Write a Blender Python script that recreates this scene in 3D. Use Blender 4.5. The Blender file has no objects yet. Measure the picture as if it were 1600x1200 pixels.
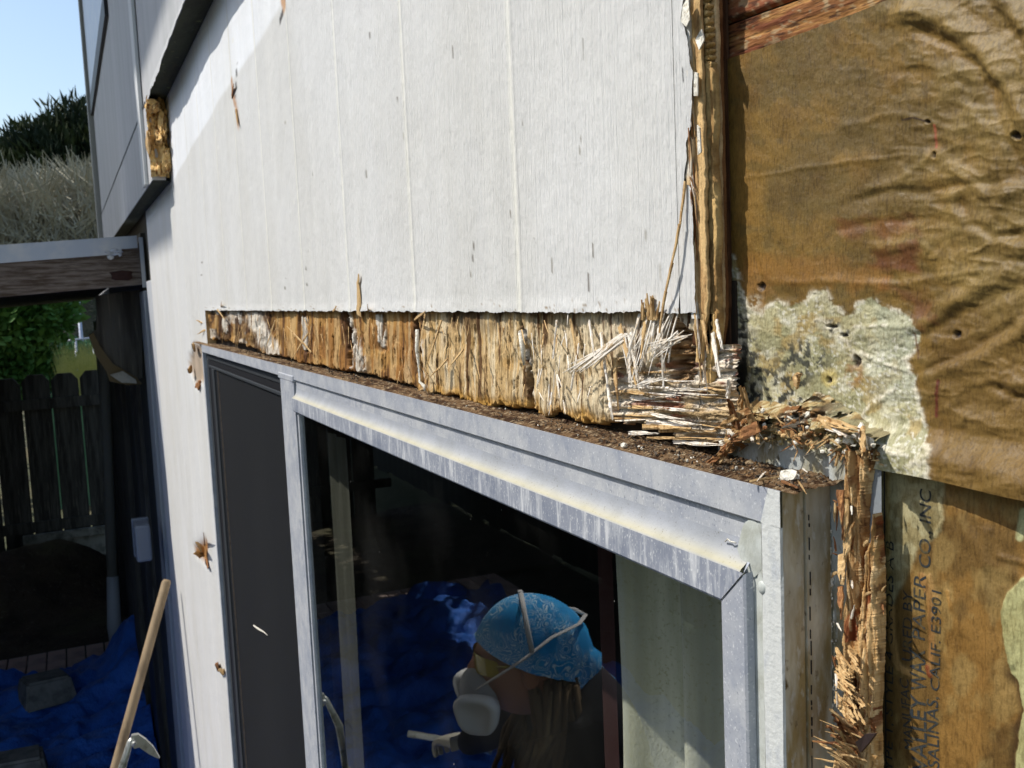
import bpy, bmesh, math, random
import numpy as np
from mathutils import Vector, Matrix
R = math.radians
random.seed(7); rng = np.random.default_rng(7)
SC = bpy.context.scene
COL = SC.collection

# ------------------------------------------------------------------ camera
F = 1500.0; D = 0.245; H = 2.2            # focal length in photo pixels, distance from wall, eye height
cA = np.array([-0.42185089, -0.06990672, 0.90396619])   # world -x in camera axes (right, down, forward)
cV = np.array([0.04335268, 0.99432746, 0.09712591])     # world -z
cB = np.array([0.90562816, -0.080162, 0.41642728])      # world +y
CAM = np.array([0.0, -D, H])
def ray(px, py):
    c = np.array([px-800.0, py-600.0, F]); return np.array([-(c@cA), c@cB, -(c@cV)])
def UY(px, py, y=0.0):
    r = ray(px, py); return CAM + r*((y+D)/r[1])
def UX(px, py, x):
    r = ray(px, py); return CAM + r*(x/r[0])
def UZ(px, py, z):
    r = ray(px, py); return CAM + r*((z-H)/r[2])
def UYa(px, py, y=0.0):                   # array version
    px = np.asarray(px, float); py = np.asarray(py, float)
    c = np.stack([px-800.0, py-600.0, np.full_like(px, F)], -1)
    r = np.stack([-(c@cA), c@cB, -(c@cV)], -1)
    return CAM + r*((y+D)/r[..., 1])[..., None]
cd = bpy.data.cameras.new('camera'); cam = bpy.data.objects.new('camera', cd); COL.objects.link(cam)
right = Vector((-cA[0], cB[0], -cV[0])); down = Vector((-cA[1], cB[1], -cV[1])); fwd = Vector((-cA[2], cB[2], -cV[2]))
m = Matrix.Identity(4)
for i in range(3):
    m[i][0] = right[i]; m[i][1] = -down[i]; m[i][2] = -fwd[i]
m[0][3], m[1][3], m[2][3] = CAM
cam.matrix_world = m
cd.sensor_width = 36; cd.lens = 36*F/1600; cd.clip_start = 0.01; cd.clip_end = 3000
cd.dof.use_dof = True; cd.dof.focus_distance = 0.5; cd.dof.aperture_fstop = 40
SC.camera = cam

# ------------------------------------------------------------------ world, sun, exposure
sunv = Vector((-0.45, -1.0, 1.4)).normalized()
SUN_EL = math.asin(sunv.z); 
W = bpy.data.worlds.new("World"); SC.world = W; W.use_nodes = True
nt = W.node_tree; sky = nt.nodes.new('ShaderNodeTexSky'); sky.sky_type = 'NISHITA'; sky.sun_disc = False
sky.sun_elevation = SUN_EL; sky.sun_rotation = math.atan2(sunv.x, sunv.y)
sky.air_density = 1.2; sky.dust_density = 1.8; sky.ozone_density = 1.6
nt.nodes['Background'].inputs[1].default_value = 0.14
nt.links.new(sky.outputs[0], nt.nodes['Background'].inputs[0])
sl = bpy.data.lights.new('sun', 'SUN'); sl.energy = 3.5; sl.angle = R(0.6); sl.color = (1, 0.955, 0.89)
so = bpy.data.objects.new('sun', sl); COL.objects.link(so)
so.rotation_euler = sunv.to_track_quat('Z', 'Y').to_euler(); so.location = (0, -3, 6)
vs = SC.view_settings; vs.view_transform = 'Standard'; vs.look = 'None'; vs.gamma = 1; vs.use_curve_mapping = False
vs.exposure = 0.44

# ------------------------------------------------------------------ noise
def _h(ix, iy, s):
    n = (ix.astype(np.int64)*374761393 + iy.astype(np.int64)*668265263 + s*974634777) & 0xffffffff
    n = ((n ^ (n >> 13))*1274126177) & 0xffffffff
    n = n ^ (n >> 16); return (n & 0xffff)/65535.0
def vn(x, y, s=0):
    x = np.asarray(x, float); y = np.asarray(y, float); x, y = np.broadcast_arrays(x, y)
    ix = np.floor(x); iy = np.floor(y); fx = x-ix; fy = y-iy; fx = fx*fx*(3-2*fx); fy = fy*fy*(3-2*fy)
    a = _h(ix, iy, s); b = _h(ix+1, iy, s); c = _h(ix, iy+1, s); d = _h(ix+1, iy+1, s)
    return (a*(1-fx)+b*fx)*(1-fy)+(c*(1-fx)+d*fx)*fy
def fbm(x, y, s=0, o=4, g=0.5):
    t = 0; a = 1; n = 0
    for k in range(o):
        t = t + a*vn(np.asarray(x)*2**k, np.asarray(y)*2**k, s+17*k); n += a; a *= g
    return t/n
def sst(e0, e1, x):
    t = np.clip((x-e0)/(e1-e0), 0, 1); return t*t*(3-2*t)
def interp(pts, x):
    p = np.array(pts, float); return np.interp(x, p[:, 0], p[:, 1])
def segdist(X, Y, pts):
    """distance to a polyline, signed side of nearest segment, and position along it (0..1)"""
    best = np.full(X.shape, 1e9); sg = np.zeros(X.shape); al = np.zeros(X.shape); n = len(pts)-1
    for i in range(n):
        ax, ay = pts[i]; bx, by = pts[i+1]; dx, dy = bx-ax, by-ay; L = dx*dx+dy*dy
        t = np.clip(((X-ax)*dx+(Y-ay)*dy)/L, 0, 1); d = np.hypot(X-ax-t*dx, Y-ay-t*dy)
        s = np.sign(dx*(Y-ay)-dy*(X-ax)); w = d < best
        best = np.where(w, d, best); sg = np.where(w, s, sg); al = np.where(w, (i+t)/n, al)
    return best, sg, al
def inpoly(X, Y, P):
    ins = np.zeros(X.shape, bool); n = len(P)
    for i in range(n):
        x1, y1 = P[i]; x2, y2 = P[(i+1) % n]
        if y1 == y2: continue
        c = ((y1 > Y) != (y2 > Y)) & (X < (x2-x1)*(Y-y1)/(y2-y1)+x1); ins ^= c
    return ins
def sdpoly(X, Y, P):
    d, _, _ = segdist(X, Y, P+[P[0]]); return np.where(inpoly(X, Y, P), d, -d)

# ------------------------------------------------------------------ materials
MATS = {}
def srgb(r, g, b):
    f = lambda c: ((c/255+0.055)/1.055)**2.4 if c > 10 else c/255/12.92
    return (f(r), f(g), f(b))
def mat(name, col=(.5, .5, .5), rough=.7, metal=0.0, layers=(), bumps=(), attr=False, spec=.35, two=None, sheen=0, rl=None):
    """layers: (scale, (sx,sy,sz), colour, lo, hi, detail) noise blends; bumps: (scale,(sx,sy,sz),distance)"""
    if name in MATS: return MATS[name]
    M = bpy.data.materials.new(name); M.use_nodes = True; N = M.node_tree.nodes; L = M.node_tree.links
    b = N['Principled BSDF']; tc = N.new('ShaderNodeTexCoord')
    def noise(sc, v, det=5, off=0):
        mp = N.new('ShaderNodeMapping'); mp.inputs['Scale'].default_value = v; mp.inputs['Location'].default_value = (off, off*.7, off*.3)
        L.new(tc.outputs['Object'], mp.inputs['Vector'])
        n = N.new('ShaderNodeTexNoise'); n.inputs['Scale'].default_value = sc; n.inputs['Detail'].default_value = det; n.inputs['Roughness'].default_value = .6
        L.new(mp.outputs[0], n.inputs['Vector']); return n.outputs['Fac']
    if attr:
        a = N.new('ShaderNodeAttribute'); a.attribute_name = 'Col'; cur = a.outputs['Color']
    else:
        r = N.new('ShaderNodeRGB'); r.outputs[0].default_value = (*col, 1); cur = r.outputs[0]
    for k, ly in enumerate(layers):
        sc, v, c2, lo, hi = ly[:5]
        nz = noise(sc, v, ly[5] if len(ly) > 5 else 5, k*3.7+1)
        mr = N.new('ShaderNodeMapRange'); mr.inputs['From Min'].default_value = lo; mr.inputs['From Max'].default_value = hi
        L.new(nz, mr.inputs['Value'])
        fac = mr.outputs[0]
        mx = N.new('ShaderNodeMix'); mx.data_type = 'RGBA'
        if attr and len(c2) == 4:      # multiply layer
            mx.blend_type = 'MULTIPLY'
        L.new(fac, mx.inputs['Factor']); L.new(cur, mx.inputs['A']); mx.inputs['B'].default_value = (*c2[:3], 1)
        cur = mx.outputs['Result']
    L.new(cur, b.inputs['Base Color'])
    b.inputs['Roughness'].default_value = rough; b.inputs['Metallic'].default_value = metal
    b.inputs['Specular IOR Level'].default_value = spec
    prev = None
    for k, (sc, v, dist) in enumerate(bumps):
        bp = N.new('ShaderNodeBump'); bp.inputs['Distance'].default_value = dist; bp.inputs['Strength'].default_value = 1
        L.new(noise(sc, v, 6, 5+k*2.3), bp.inputs['Height'])
        if prev: L.new(prev, bp.inputs['Normal'])
        prev = bp.outputs['Normal']
    if prev: L.new(prev, b.inputs['Normal'])
    MATS[name] = M; return M

PAINT = (.70, .70, .68)
m_siding = mat('siding_paint', PAINT, .62, layers=[(6, (1, 1, .5), (.62, .61, .57), .4, .7), (60, (6, 1, .35), (.70, .70, .68), .45, .7), (14, (30, 1, 1.2), (.30, .29, .26), .715, .75, 8)],
               bumps=[(90, (4, 1, .25), .0012), (500, (1, 1, 1), .0003), (12, (1, 1, .6), .002)])
m_siding_attr = mat('siding_paint_weathered', PAINT, .6, attr=True, layers=[(6, (1, 1, .5), (.93, .92, .89, 1), .4, .7), (14, (32, 1, 1.2), (.45, .43, .40, 1), .71, .75, 8), (90, (1, 1, .6), (.55, .54, .5, 1), .74, .8, 3)],
               bumps=[(70, (6, 1, .2), .0018), (210, (2.5, 1, .5), .0007), (33, (1, 1, 1), .0014), (12, (1, 1, .6), .002)])
m_ply = mat('split_plywood', attr=True, rough=.8, spec=.2, layers=[(260, (1, 1, .12), (.62, .56, .5, 1), .5, .72), (900, (1, 1, .5), (.75, .72, .7, 1), .5, .7)], bumps=[(420, (1, 1, .15), .0008), (1500, (1, 1, .4), .0002)])
m_plyedge = mat('plywood_edge', attr=True, rough=.85, spec=.2, layers=[(200, (1, 1, .2), (.60, .55, .50, 1), .54, .72), (900, (1, 1, 1), (.7, .68, .66, 1), .52, .7)], bumps=[(700, (1, 1, .3), .0006)])
m_paper = mat('tarred_building_paper', attr=True, rough=.55, spec=.4, layers=[(700, (1.6, 1, .35), (.62, .6, .55, 1), .48, .66), (70, (1, 1, 1), (.72, .68, .6, 1), .45, .7), (1800, (1, 1, .6), (.7, .68, .62, 1), .5, .75)],
              bumps=[(1100, (1, 1, .5), .0002), (70, (1, 1, 1), .0010), (22, (1, 1.5, 1), .0016)])
m_alu = mat('weathered_aluminium', srgb(160, 164, 172), .6, .12, spec=.3, layers=[(40, (1, 1, 1), srgb(184, 186, 188), .4, .65), (90, (1, 1, .6), srgb(146, 152, 164), .52, .7, 6), (900, (1.0, 1, .7), srgb(204, 206, 207), .60, .68, 3), (700, (1, 1, 1), srgb(120, 126, 138), .6, .75, 3)],
            bumps=[(800, (1, 1, .4), .00012), (30, (1, 1, 1), .0006)])
m_alu2 = mat('streaked_aluminium', srgb(142, 147, 158), .6, .12, spec=.3, layers=[(150, (1.6, 1, .22), srgb(200, 202, 204), .48, .66, 6), (800, (1.3, 1, .6), srgb(212, 214, 214), .59, .68, 3), (35, (1, 1, 1), srgb(110, 118, 134), .5, .75)],
             bumps=[(600, (1, 1, .4), .00015)])
m_ledge = mat('dusty_aluminium_ledge', attr=True, rough=.75, spec=.25, layers=[(700, (1, 1, 1), (.62, .58, .48, 1), .62, .74, 3), (60, (1, 1, 1), (.88, .88, .86, 1), .4, .65)], bumps=[(500, (1, 1, 1), .0002)])
m_lip = mat('painted_frame_edge', srgb(200, 202, 198), .6, .0, layers=[(160, (1, 1, .5), srgb(180, 184, 186), .52, .72), (500, (1, 1, 1), srgb(150, 140, 120), .68, .76)], bumps=[(300, (1, 1, 1), .0005)])
m_seal = mat('old_sealant', srgb(186, 190, 184), .45, layers=[(80, (1, 1, 1), srgb(160, 162, 150), .45, .7)], bumps=[(120, (1, 1, .6), .001)])
m_flange = mat('dirty_nail_flange', srgb(176, 180, 176), .55, .0, layers=[(45, (1.4, 1, .4), srgb(140, 132, 104), .42, .58, 7), (200, (1, 1, .5), srgb(178, 182, 178), .52, .66), (260, (1, 1, .6), srgb(92, 80, 52), .63, .72), (28, (1.2, 1, .5), srgb(112, 98, 66), .6, .75)],
               bumps=[(300, (1, 1, .5), .0006), (60, (1, 1, 1), .001)])
m_flange2 = mat('grey_flange_edge', srgb(140, 146, 150), .5, .2, layers=[(60, (1, 1, .5), srgb(166, 172, 172), .45, .7), (300, (1, 1, .5), srgb(110, 112, 110), .62, .75)], bumps=[(200, (1, 1, .5), .0006)])
m_dirt = mat('window_head_dirt', attr=True, rough=.95, spec=.1, layers=[(900, (1, 1, 1), (.35, .28, .22, 1), .5, .62)], bumps=[(900, (1, 1, 1), .001)])
m_shard = mat('rotten_wood', srgb(160, 128, 84), .85, spec=.2, layers=[(60, (1, 1, 1), srgb(110, 66, 32), .48, .62), (300, (1, 1, .3), srgb(214, 186, 138), .54, .68), (900, (1, 1, .4), srgb(96, 64, 38), .62, .72)], bumps=[(500, (1, 1, .3), .0008)])
m_shard_red = mat('red_rotten_wood', srgb(136, 94, 60), .85, spec=.2, layers=[(90, (1, 1, .3), srgb(88, 52, 32), .5, .62), (500, (1, 1, .25), srgb(196, 146, 92), .55, .68)], bumps=[(500, (1, 1, .3), .0008)])
m_white_fib = mat('white_wood_fibre', srgb(226, 218, 204), .8, spec=.2, layers=[(300, (1, 1, .5), srgb(188, 164, 128), .5, .68), (1200, (1, 1, 1), srgb(240, 236, 228), .5, .7)], bumps=[(900, (1, 1, .4), .0003)])
m_tan_fib = mat('tan_wood_fibre', srgb(194, 162, 114), .8, spec=.2, layers=[(200, (1, 1, .4), srgb(144, 108, 66), .5, .64), (900, (1, 1, 1), srgb(222, 196, 150), .55, .7)], bumps=[(900, (1, 1, .4), .0003)])
m_crumb = mat('brown_crumbs', srgb(136, 104, 66), .9, layers=[(600, (1, 1, 1), srgb(92, 66, 42), .45, .6), (900, (1, 1, 1), srgb(186, 160, 120), .6, .7)])
m_plaster = mat('white_flake', srgb(224, 220, 206), .9, layers=[(400, (1, 1, 1), srgb(150, 138, 112), .52, .68)], bumps=[(600, (1, 1, 1), .001)])
m_side = mat('dirty_side_metal', srgb(204, 200, 182), .5, .0, layers=[(60, (1, 1, .25), srgb(160, 142, 98), .42, .56, 7), (22, (1, 1, .3), srgb(120, 100, 60), .5, .68, 7), (300, (1, 1, .4), srgb(190, 188, 176), .56, .68), (200, (1, 1, .5), srgb(96, 80, 50), .62, .72)], bumps=[(200, (1, 1, .4), .0004)])
m_black = mat('black_gasket', (.012, .012, .014), .5)
m_screen = mat('insect_screen_mesh', (.014, .0155, .018), .75, spec=.25, layers=[(3, (1, 1, .3), (.02, .021, .023), .4, .7)], bumps=[(2500, (1, 1, 1), .0002)])
m_rail = mat('dark_screen_frame', (.05, .055, .06), .5, .3)
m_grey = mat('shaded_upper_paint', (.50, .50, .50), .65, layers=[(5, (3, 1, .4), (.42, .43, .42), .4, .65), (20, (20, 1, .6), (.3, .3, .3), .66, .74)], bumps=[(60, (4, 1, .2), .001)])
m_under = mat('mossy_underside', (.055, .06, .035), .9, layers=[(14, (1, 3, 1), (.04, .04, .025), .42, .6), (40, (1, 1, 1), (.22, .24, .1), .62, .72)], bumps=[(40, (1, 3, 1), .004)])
m_foam = mat('rotten_end_grain', srgb(236, 196, 128), .9, layers=[(60, (1, 1, 1), srgb(132, 84, 36), .5, .62), (180, (1, 1, 1), srgb(232, 202, 146), .54, .68)], bumps=[(120, (1, 1, 1), .004)])
m_oldwood = mat('weathered_beam', srgb(120, 108, 98), .85, layers=[(8, (1, 1.2, 14), srgb(78, 64, 52), .42, .6, 7), (20, (1, 1, 30), srgb(160, 150, 140), .58, .7)], bumps=[(10, (1, 1, 20), .004)])
m_galv = mat('galvanised_flashing', srgb(170, 176, 188), .4, .4, layers=[(12, (1, 1, 1), srgb(190, 190, 192), .45, .7)])
m_fence = mat('dark_fence_boards', srgb(84, 80, 72), .9, layers=[(3, (1, 6, .6), srgb(52, 48, 42), .42, .6), (10, (1, 10, .5), srgb(110, 104, 92), .58, .7)], bumps=[(12, (1, 8, .5), .006)])
m_pale = mat('pale_kickboard', srgb(150, 146, 132), .9, layers=[(4, (1, 3, 3), srgb(100, 96, 84), .45, .65)])
m_soil = mat('patio_soil', (.10, .075, .05), .95, layers=[(3, (1, 1, 1), (.05, .036, .024), .42, .6), (30, (1, 1, 1), (.2, .17, .13), .6, .72), (1.2, (1, 1, 1), (.13, .12, .06), .5, .7)], bumps=[(12, (1, 1, 1), .05), (60, (1, 1, 1), .01)])
m_paver = mat('brick_paver', srgb(204, 176, 166), .85, layers=[(8, (1, 1, 1), srgb(176, 150, 142), .45, .65)], bumps=[(60, (1, 1, 1), .002)])
m_block = mat('concrete_block', srgb(128, 130, 126), .9, layers=[(14, (1, 1, 1), srgb(96, 98, 96), .45, .65)], bumps=[(90, (1, 1, 1), .003)])
m_tarp = mat('blue_tarpaulin', (.035, .16, .62), .55, spec=.25, layers=[(3, (1, 1, 1), (.02, .085, .38), .45, .65)], bumps=[(7, (1, 1, 1), .05), (400, (1, 1, 1), .001)])
m_leaf_dark = mat('dark_conifer_foliage', (.012, .024, .010), .75, layers=[(1.2, (1, 1, 1), (.045, .06, .014), .45, .62)])
m_leaf_shrub = mat('green_shrub_foliage', (.07, .17, .03), .6, layers=[(3, (1, 1, 1), (.15, .26, .05), .45, .65)])
m_leaf_teal = mat('blue_green_foliage', (.07, .17, .08), .7, layers=[(3, (1, 1, 1), (.12, .24, .12), .45, .65)])
m_twig = mat('bare_grey_twigs', (.27, .25, .18), .9, layers=[(2, (1, 1, 1), (.38, .35, .25), .45, .65)])
m_bark = mat('tree_bark', (.09, .07, .05), .9, bumps=[(10, (1, 1, .3), .03)])
m_grass = mat('dry_yellow_grass', (.42, .40, .13), .8, layers=[(3, (1, 1, 1), (.2, .26, .05), .45, .65)])
m_ground = mat('garden_ground', (.07, .075, .035), .95, layers=[(.6, (1, 1, 1), (.12, .1, .05), .45, .65)], bumps=[(4, (1, 1, 1), .05)])
m_handle = mat('worn_wooden_handle', srgb(146, 126, 98), .7, layers=[(20, (1, 1, .2), srgb(104, 88, 66), .45, .65)], bumps=[(40, (1, 1, .2), .002)])
m_steel = mat('worn_steel', srgb(190, 192, 186), .35, .7, layers=[(40, (1, 1, 1), srgb(120, 118, 104), .5, .7)])
m_curtain = mat('pale_curtain', (.72, .70, .56), .9, layers=[(38, (1, 1, .04), (.40, .40, .33), .40, .60, 2), (12, (1, 1, .6), (.62, .44, .38), .58, .70, 2), (60, (1, 1, .1), (.5, .48, .34), .4, .7), (300, (1, 1, 1), (.44, .42, .28), .55, .7)], bumps=[(400, (1, 1, .6), .0006)])  # darker vertical bands painted in for the shading of the folds
m_curtain_red = mat('red_curtain_edge', (.035, .010, .008), .9)
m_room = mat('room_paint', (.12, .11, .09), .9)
m_box = mat('grey_cover_box', srgb(112, 120, 132), .5)
m_red = mat('red_stained_sheathing', attr=True, rough=.8, spec=.2, layers=[(130, (.25, 1, 1.6), (.6, .52, .45, 1), .46, .62, 7), (700, (.3, 1, 1), (.72, .68, .62, 1), .5, .7)], bumps=[(200, (.2, 1, 1), .0014)])
m_ink = mat('black_print_ink', (.022, .028, .032), .8, layers=[(600, (1, 1, .6), (.10, .075, .03), .5, .68, 4)])
m_nail = mat('rusty_nail', (.09, .06, .05), .6, .5)
m_skin = mat('skin', (.42, .18, .10), .55)
m_cloth = mat('dark_sweater', (.012, .012, .016), .95, bumps=[(90, (1, 1, 1), .002)])
m_jeans = mat('dark_trousers', (.02, .025, .04), .9)
m_hair = mat('brown_dreadlocks', (.11, .065, .028), .85, layers=[(40, (1, 1, .4), (.26, .18, .08), .52, .68)])
m_mask = mat('respirator_rubber', (.42, .41, .41), .55)
m_filter = mat('respirator_filter', (.80, .78, .76), .6)
m_strap = mat('respirator_strap', (.55, .52, .5), .8)
m_glass_y = mat('yellow_safety_glasses', (.42, .32, .01), .15, spec=.8)
def bandana():
    M = mat('blue_bandana', (.02, .28, .62), .85, layers=[(45, (1, 1, 1), (.025, .33, .66), .4, .6)])
    N = M.node_tree.nodes; L = M.node_tree.links
    tc = N.new('ShaderNodeTexCoord'); v = N.new('ShaderNodeTexNoise'); v.inputs['Scale'].default_value = 24; v.inputs['Detail'].default_value = .6; v.inputs['Distortion'].default_value = 1.8; L.new(tc.outputs['Object'], v.inputs['Vector'])
    nz = N.new('ShaderNodeTexNoise'); nz.inputs['Scale'].default_value = 13; L.new(tc.outputs['Object'], nz.inputs['Vector'])
    pg = N.new('ShaderNodeMath'); pg.operation = 'PINGPONG'; pg.inputs[1].default_value = .05; L.new(v.outputs['Fac'], pg.inputs[0])
    r1 = N.new('ShaderNodeMapRange'); r1.inputs['From Min'].default_value = .028; r1.inputs['From Max'].default_value = .042; L.new(pg.outputs[0], r1.inputs['Value'])
    r2 = N.new('ShaderNodeMapRange'); r2.inputs['From Min'].default_value = .40; r2.inputs['From Max'].default_value = .50; r2.inputs['To Max'].default_value = .9; L.new(nz.outputs['Fac'], r2.inputs['Value'])
    mu = N.new('ShaderNodeMath'); mu.operation = 'MULTIPLY'; L.new(r1.outputs[0], mu.inputs[0]); L.new(r2.outputs[0], mu.inputs[1])
    b = N['Principled BSDF']; old = b.inputs['Base Color'].links[0].from_socket
    mx = N.new('ShaderNodeMix'); mx.data_type = 'RGBA'; L.new(mu.outputs[0], mx.inputs['Factor']); L.new(old, mx.inputs['A']); mx.inputs['B'].default_value = (.7, .8, .85, 1)
    L.new(mx.outputs['Result'], b.inputs['Base Color']); return M
m_band = bandana()
def see_through(M, k):
    N = M.node_tree.nodes; L = M.node_tree.links; b = N['Principled BSDF']; t = N.new('ShaderNodeBsdfTransparent'); mx = N.new('ShaderNodeMixShader'); mx.inputs[0].default_value = k
    L.new(b.outputs[0], mx.inputs[1]); L.new(t.outputs[0], mx.inputs[2]); L.new(mx.outputs[0], N['Material Output'].inputs['Surface'])
see_through(m_screen, .35)
def glassmat():
    M = bpy.data.materials.new('window_glass'); M.use_nodes = True; N = M.node_tree.nodes; L = M.node_tree.links
    N.remove(N['Principled BSDF']); o = N['Material Output']
    t = N.new('ShaderNodeBsdfTransparent'); t.inputs[0].default_value = (.88, .91, .90, 1)
    g = N.new('ShaderNodeBsdfGlossy'); g.inputs['Roughness'].default_value = .006; g.inputs[0].default_value = (.95, 1, 1, 1)
    df = N.new('ShaderNodeBsdfDiffuse'); df.inputs[0].default_value = (.5, .5, .46, 1)
    ge = N.new('ShaderNodeNewGeometry'); dp = N.new('ShaderNodeVectorMath'); dp.operation = 'DOT_PRODUCT'; L.new(ge.outputs['Normal'], dp.inputs[0]); L.new(ge.outputs['Incoming'], dp.inputs[1])
    ab = N.new('ShaderNodeMath'); ab.operation = 'ABSOLUTE'; L.new(dp.outputs['Value'], ab.inputs[0]); om = N.new('ShaderNodeMath'); om.operation = 'SUBTRACT'; om.inputs[0].default_value = 1; L.new(ab.outputs[0], om.inputs[1])
    pw_ = N.new('ShaderNodeMath'); pw_.operation = 'POWER'; pw_.inputs[1].default_value = 5; L.new(om.outputs[0], pw_.inputs[0]); fr = N.new('ShaderNodeMath'); fr.operation = 'MULTIPLY_ADD'; fr.inputs[1].default_value = .83; fr.inputs[2].default_value = .17; L.new(pw_.outputs[0], fr.inputs[0])
    mx = N.new('ShaderNodeMixShader'); L.new(fr.outputs[0], mx.inputs[0]); L.new(t.outputs[0], mx.inputs[1]); L.new(g.outputs[0], mx.inputs[2])
    tc = N.new('ShaderNodeTexCoord')
    v = N.new('ShaderNodeTexNoise'); v.inputs['Scale'].default_value = 420; v.inputs['Detail'].default_value = 2; L.new(tc.outputs['Object'], v.inputs['Vector'])
    r = N.new('ShaderNodeMapRange'); r.inputs['From Min'].default_value = .76; r.inputs['From Max'].default_value = .80; L.new(v.outputs['Fac'], r.inputs['Value'])
    v2 = N.new('ShaderNodeTexNoise'); v2.inputs['Scale'].default_value = 9; v2.inputs['Detail'].default_value = 5; L.new(tc.outputs['Object'], v2.inputs['Vector'])
    r2 = N.new('ShaderNodeMapRange'); r2.inputs['From Min'].default_value = .48; r2.inputs['From Max'].default_value = .8; r2.inputs['To Max'].default_value = .02; L.new(v2.outputs['Fac'], r2.inputs['Value'])
    ad = N.new('ShaderNodeMath'); ad.operation = 'ADD'; ad.use_clamp = True; L.new(r.outputs[0], ad.inputs[0]); L.new(r2.outputs[0], ad.inputs[1])
    m2 = N.new('ShaderNodeMixShader'); L.new(ad.outputs[0], m2.inputs[0]); L.new(mx.outputs[0], m2.inputs[1]); L.new(df.outputs[0], m2.inputs[2])
    L.new(m2.outputs[0], o.inputs['Surface']); MATS['window_glass'] = M; return M
m_glass = glassmat()

# ------------------------------------------------------------------ object helpers (all meshes are modelled in world coordinates)
def thing(name, label, cat, loc=(0, 0, 0), group=None):
    o = bpy.data.objects.new(name, None); COL.objects.link(o); o.empty_display_size = .05
    o.location = loc; o['label'] = label; o['category'] = cat
    if group: o['group'] = group
    return o
def tag(o, label=None, cat=None, group=None, kind=None):
    if label: o['label'] = label
    if cat: o['category'] = cat
    if group: o['group'] = group
    if kind: o['kind'] = kind
    return o
def link(name, me, parent=None, material=None, smooth=False):
    o = bpy.data.objects.new(name, me); COL.objects.link(o)
    if material is not None:
        for mm in (material if isinstance(material, (list, tuple)) else [material]): me.materials.append(mm)
    if parent is not None:
        o.parent = parent
        off = Vector((0, 0, 0)); p = parent
        while p is not None: off += p.location; p = p.parent
        o.location = -off
    if smooth: me.shade_smooth()
    return o
def mesh(name, verts, faces, material, parent=None, smooth=False, cols=None):
    me = bpy.data.meshes.new(name); me.from_pydata([tuple(map(float, v)) for v in verts], [], faces); me.update()
    if cols is not None: setcol(me, cols)
    return link(name, me, parent, material, smooth)
def setcol(me, cols):
    a = me.attributes.new('Col', 'FLOAT_COLOR', 'POINT'); c = np.ones((len(me.vertices), 4), np.float32); c[:, :3] = np.asarray(cols).reshape(-1, 3)
    a.data.foreach_set('color', c.ravel())
def grid(name, P, material, parent=None, smooth=True, cols=None, mask=None, flip=False):
    """P (m,n,3) world points; mask (m-1,n-1) bool keeps a face"""
    mm, nn = P.shape[:2]; idx = np.arange(mm*nn).reshape(mm, nn)
    q = np.stack([idx[:-1, :-1], idx[:-1, 1:], idx[1:, 1:], idx[1:, :-1]], -1)
    if flip: q = q[..., ::-1]
    if mask is not None: q = q[mask]
    q = q.reshape(-1, 4)
    me = bpy.data.meshes.new(name); me.vertices.add(mm*nn); me.vertices.foreach_set('co', P.astype(np.float32).ravel())
    me.loops.add(q.size); me.loops.foreach_set('vertex_index', q.ravel().astype(np.int32))
    me.polygons.add(len(q)); me.polygons.foreach_set('loop_start', (np.arange(len(q))*4).astype(np.int32))
    me.update(calc_edges=True); me.validate()
    if cols is not None: setcol(me, cols)
    return link(name, me, parent, material, smooth)
def quads(name, P, material, parent=None):
    """P (k,4,3) loose quads"""
    k = len(P); me = bpy.data.meshes.new(name); me.vertices.add(4*k); me.vertices.foreach_set('co', P.astype(np.float32).ravel())
    me.loops.add(4*k); me.loops.foreach_set('vertex_index', np.arange(4*k, dtype=np.int32)); me.polygons.add(k)
    me.polygons.foreach_set('loop_start', (np.arange(k)*4).astype(np.int32)); me.update(calc_edges=True)
    return link(name, me, parent, material)
BF = [(0, 3, 2, 1), (4, 5, 6, 7), (0, 1, 5, 4), (1, 2, 6, 5), (2, 3, 7, 6), (3, 0, 4, 7)]
def boxv(x0, x1, y0, y1, z0, z1):
    return [(x0, y0, z0), (x1, y0, z0), (x1, y1, z0), (x0, y1, z0), (x0, y0, z1), (x1, y0, z1), (x1, y1, z1), (x0, y1, z1)]
def box(name, x0, x1, y0, y1, z0, z1, material, parent=None, bev=0):
    o = mesh(name, boxv(x0, x1, y0, y1, z0, z1), BF, material, parent)
    if bev:
        bm = bmesh.new(); bm.from_mesh(o.data); bmesh.ops.bevel(bm, geom=bm.edges[:], offset=bev, segments=2, affect='EDGES', profile=.5)
        bm.to_mesh(o.data); bm.free()
    return o
def extrude_x(name, prof, xs, material, parent=None, jit=0, smooth=False):
    """closed-free profile of (y,z) swept along xs; xs may be (x0f, x1f) functions of profile index for mitres"""
    n = len(prof); V = []; k = len(xs)
    for j, x in enumerate(xs):
        for i, (y, z) in enumerate(prof):
            V.append((x[i] if hasattr(x, '__len__') else x, y, z + (jit*(random.random()-.5) if jit else 0)))
    Fc = [(j*n+i, j*n+i+1, (j+1)*n+i+1, (j+1)*n+i) for j in range(k-1) for i in range(n-1)]
    return mesh(name, V, Fc, material, parent, smooth)
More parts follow.
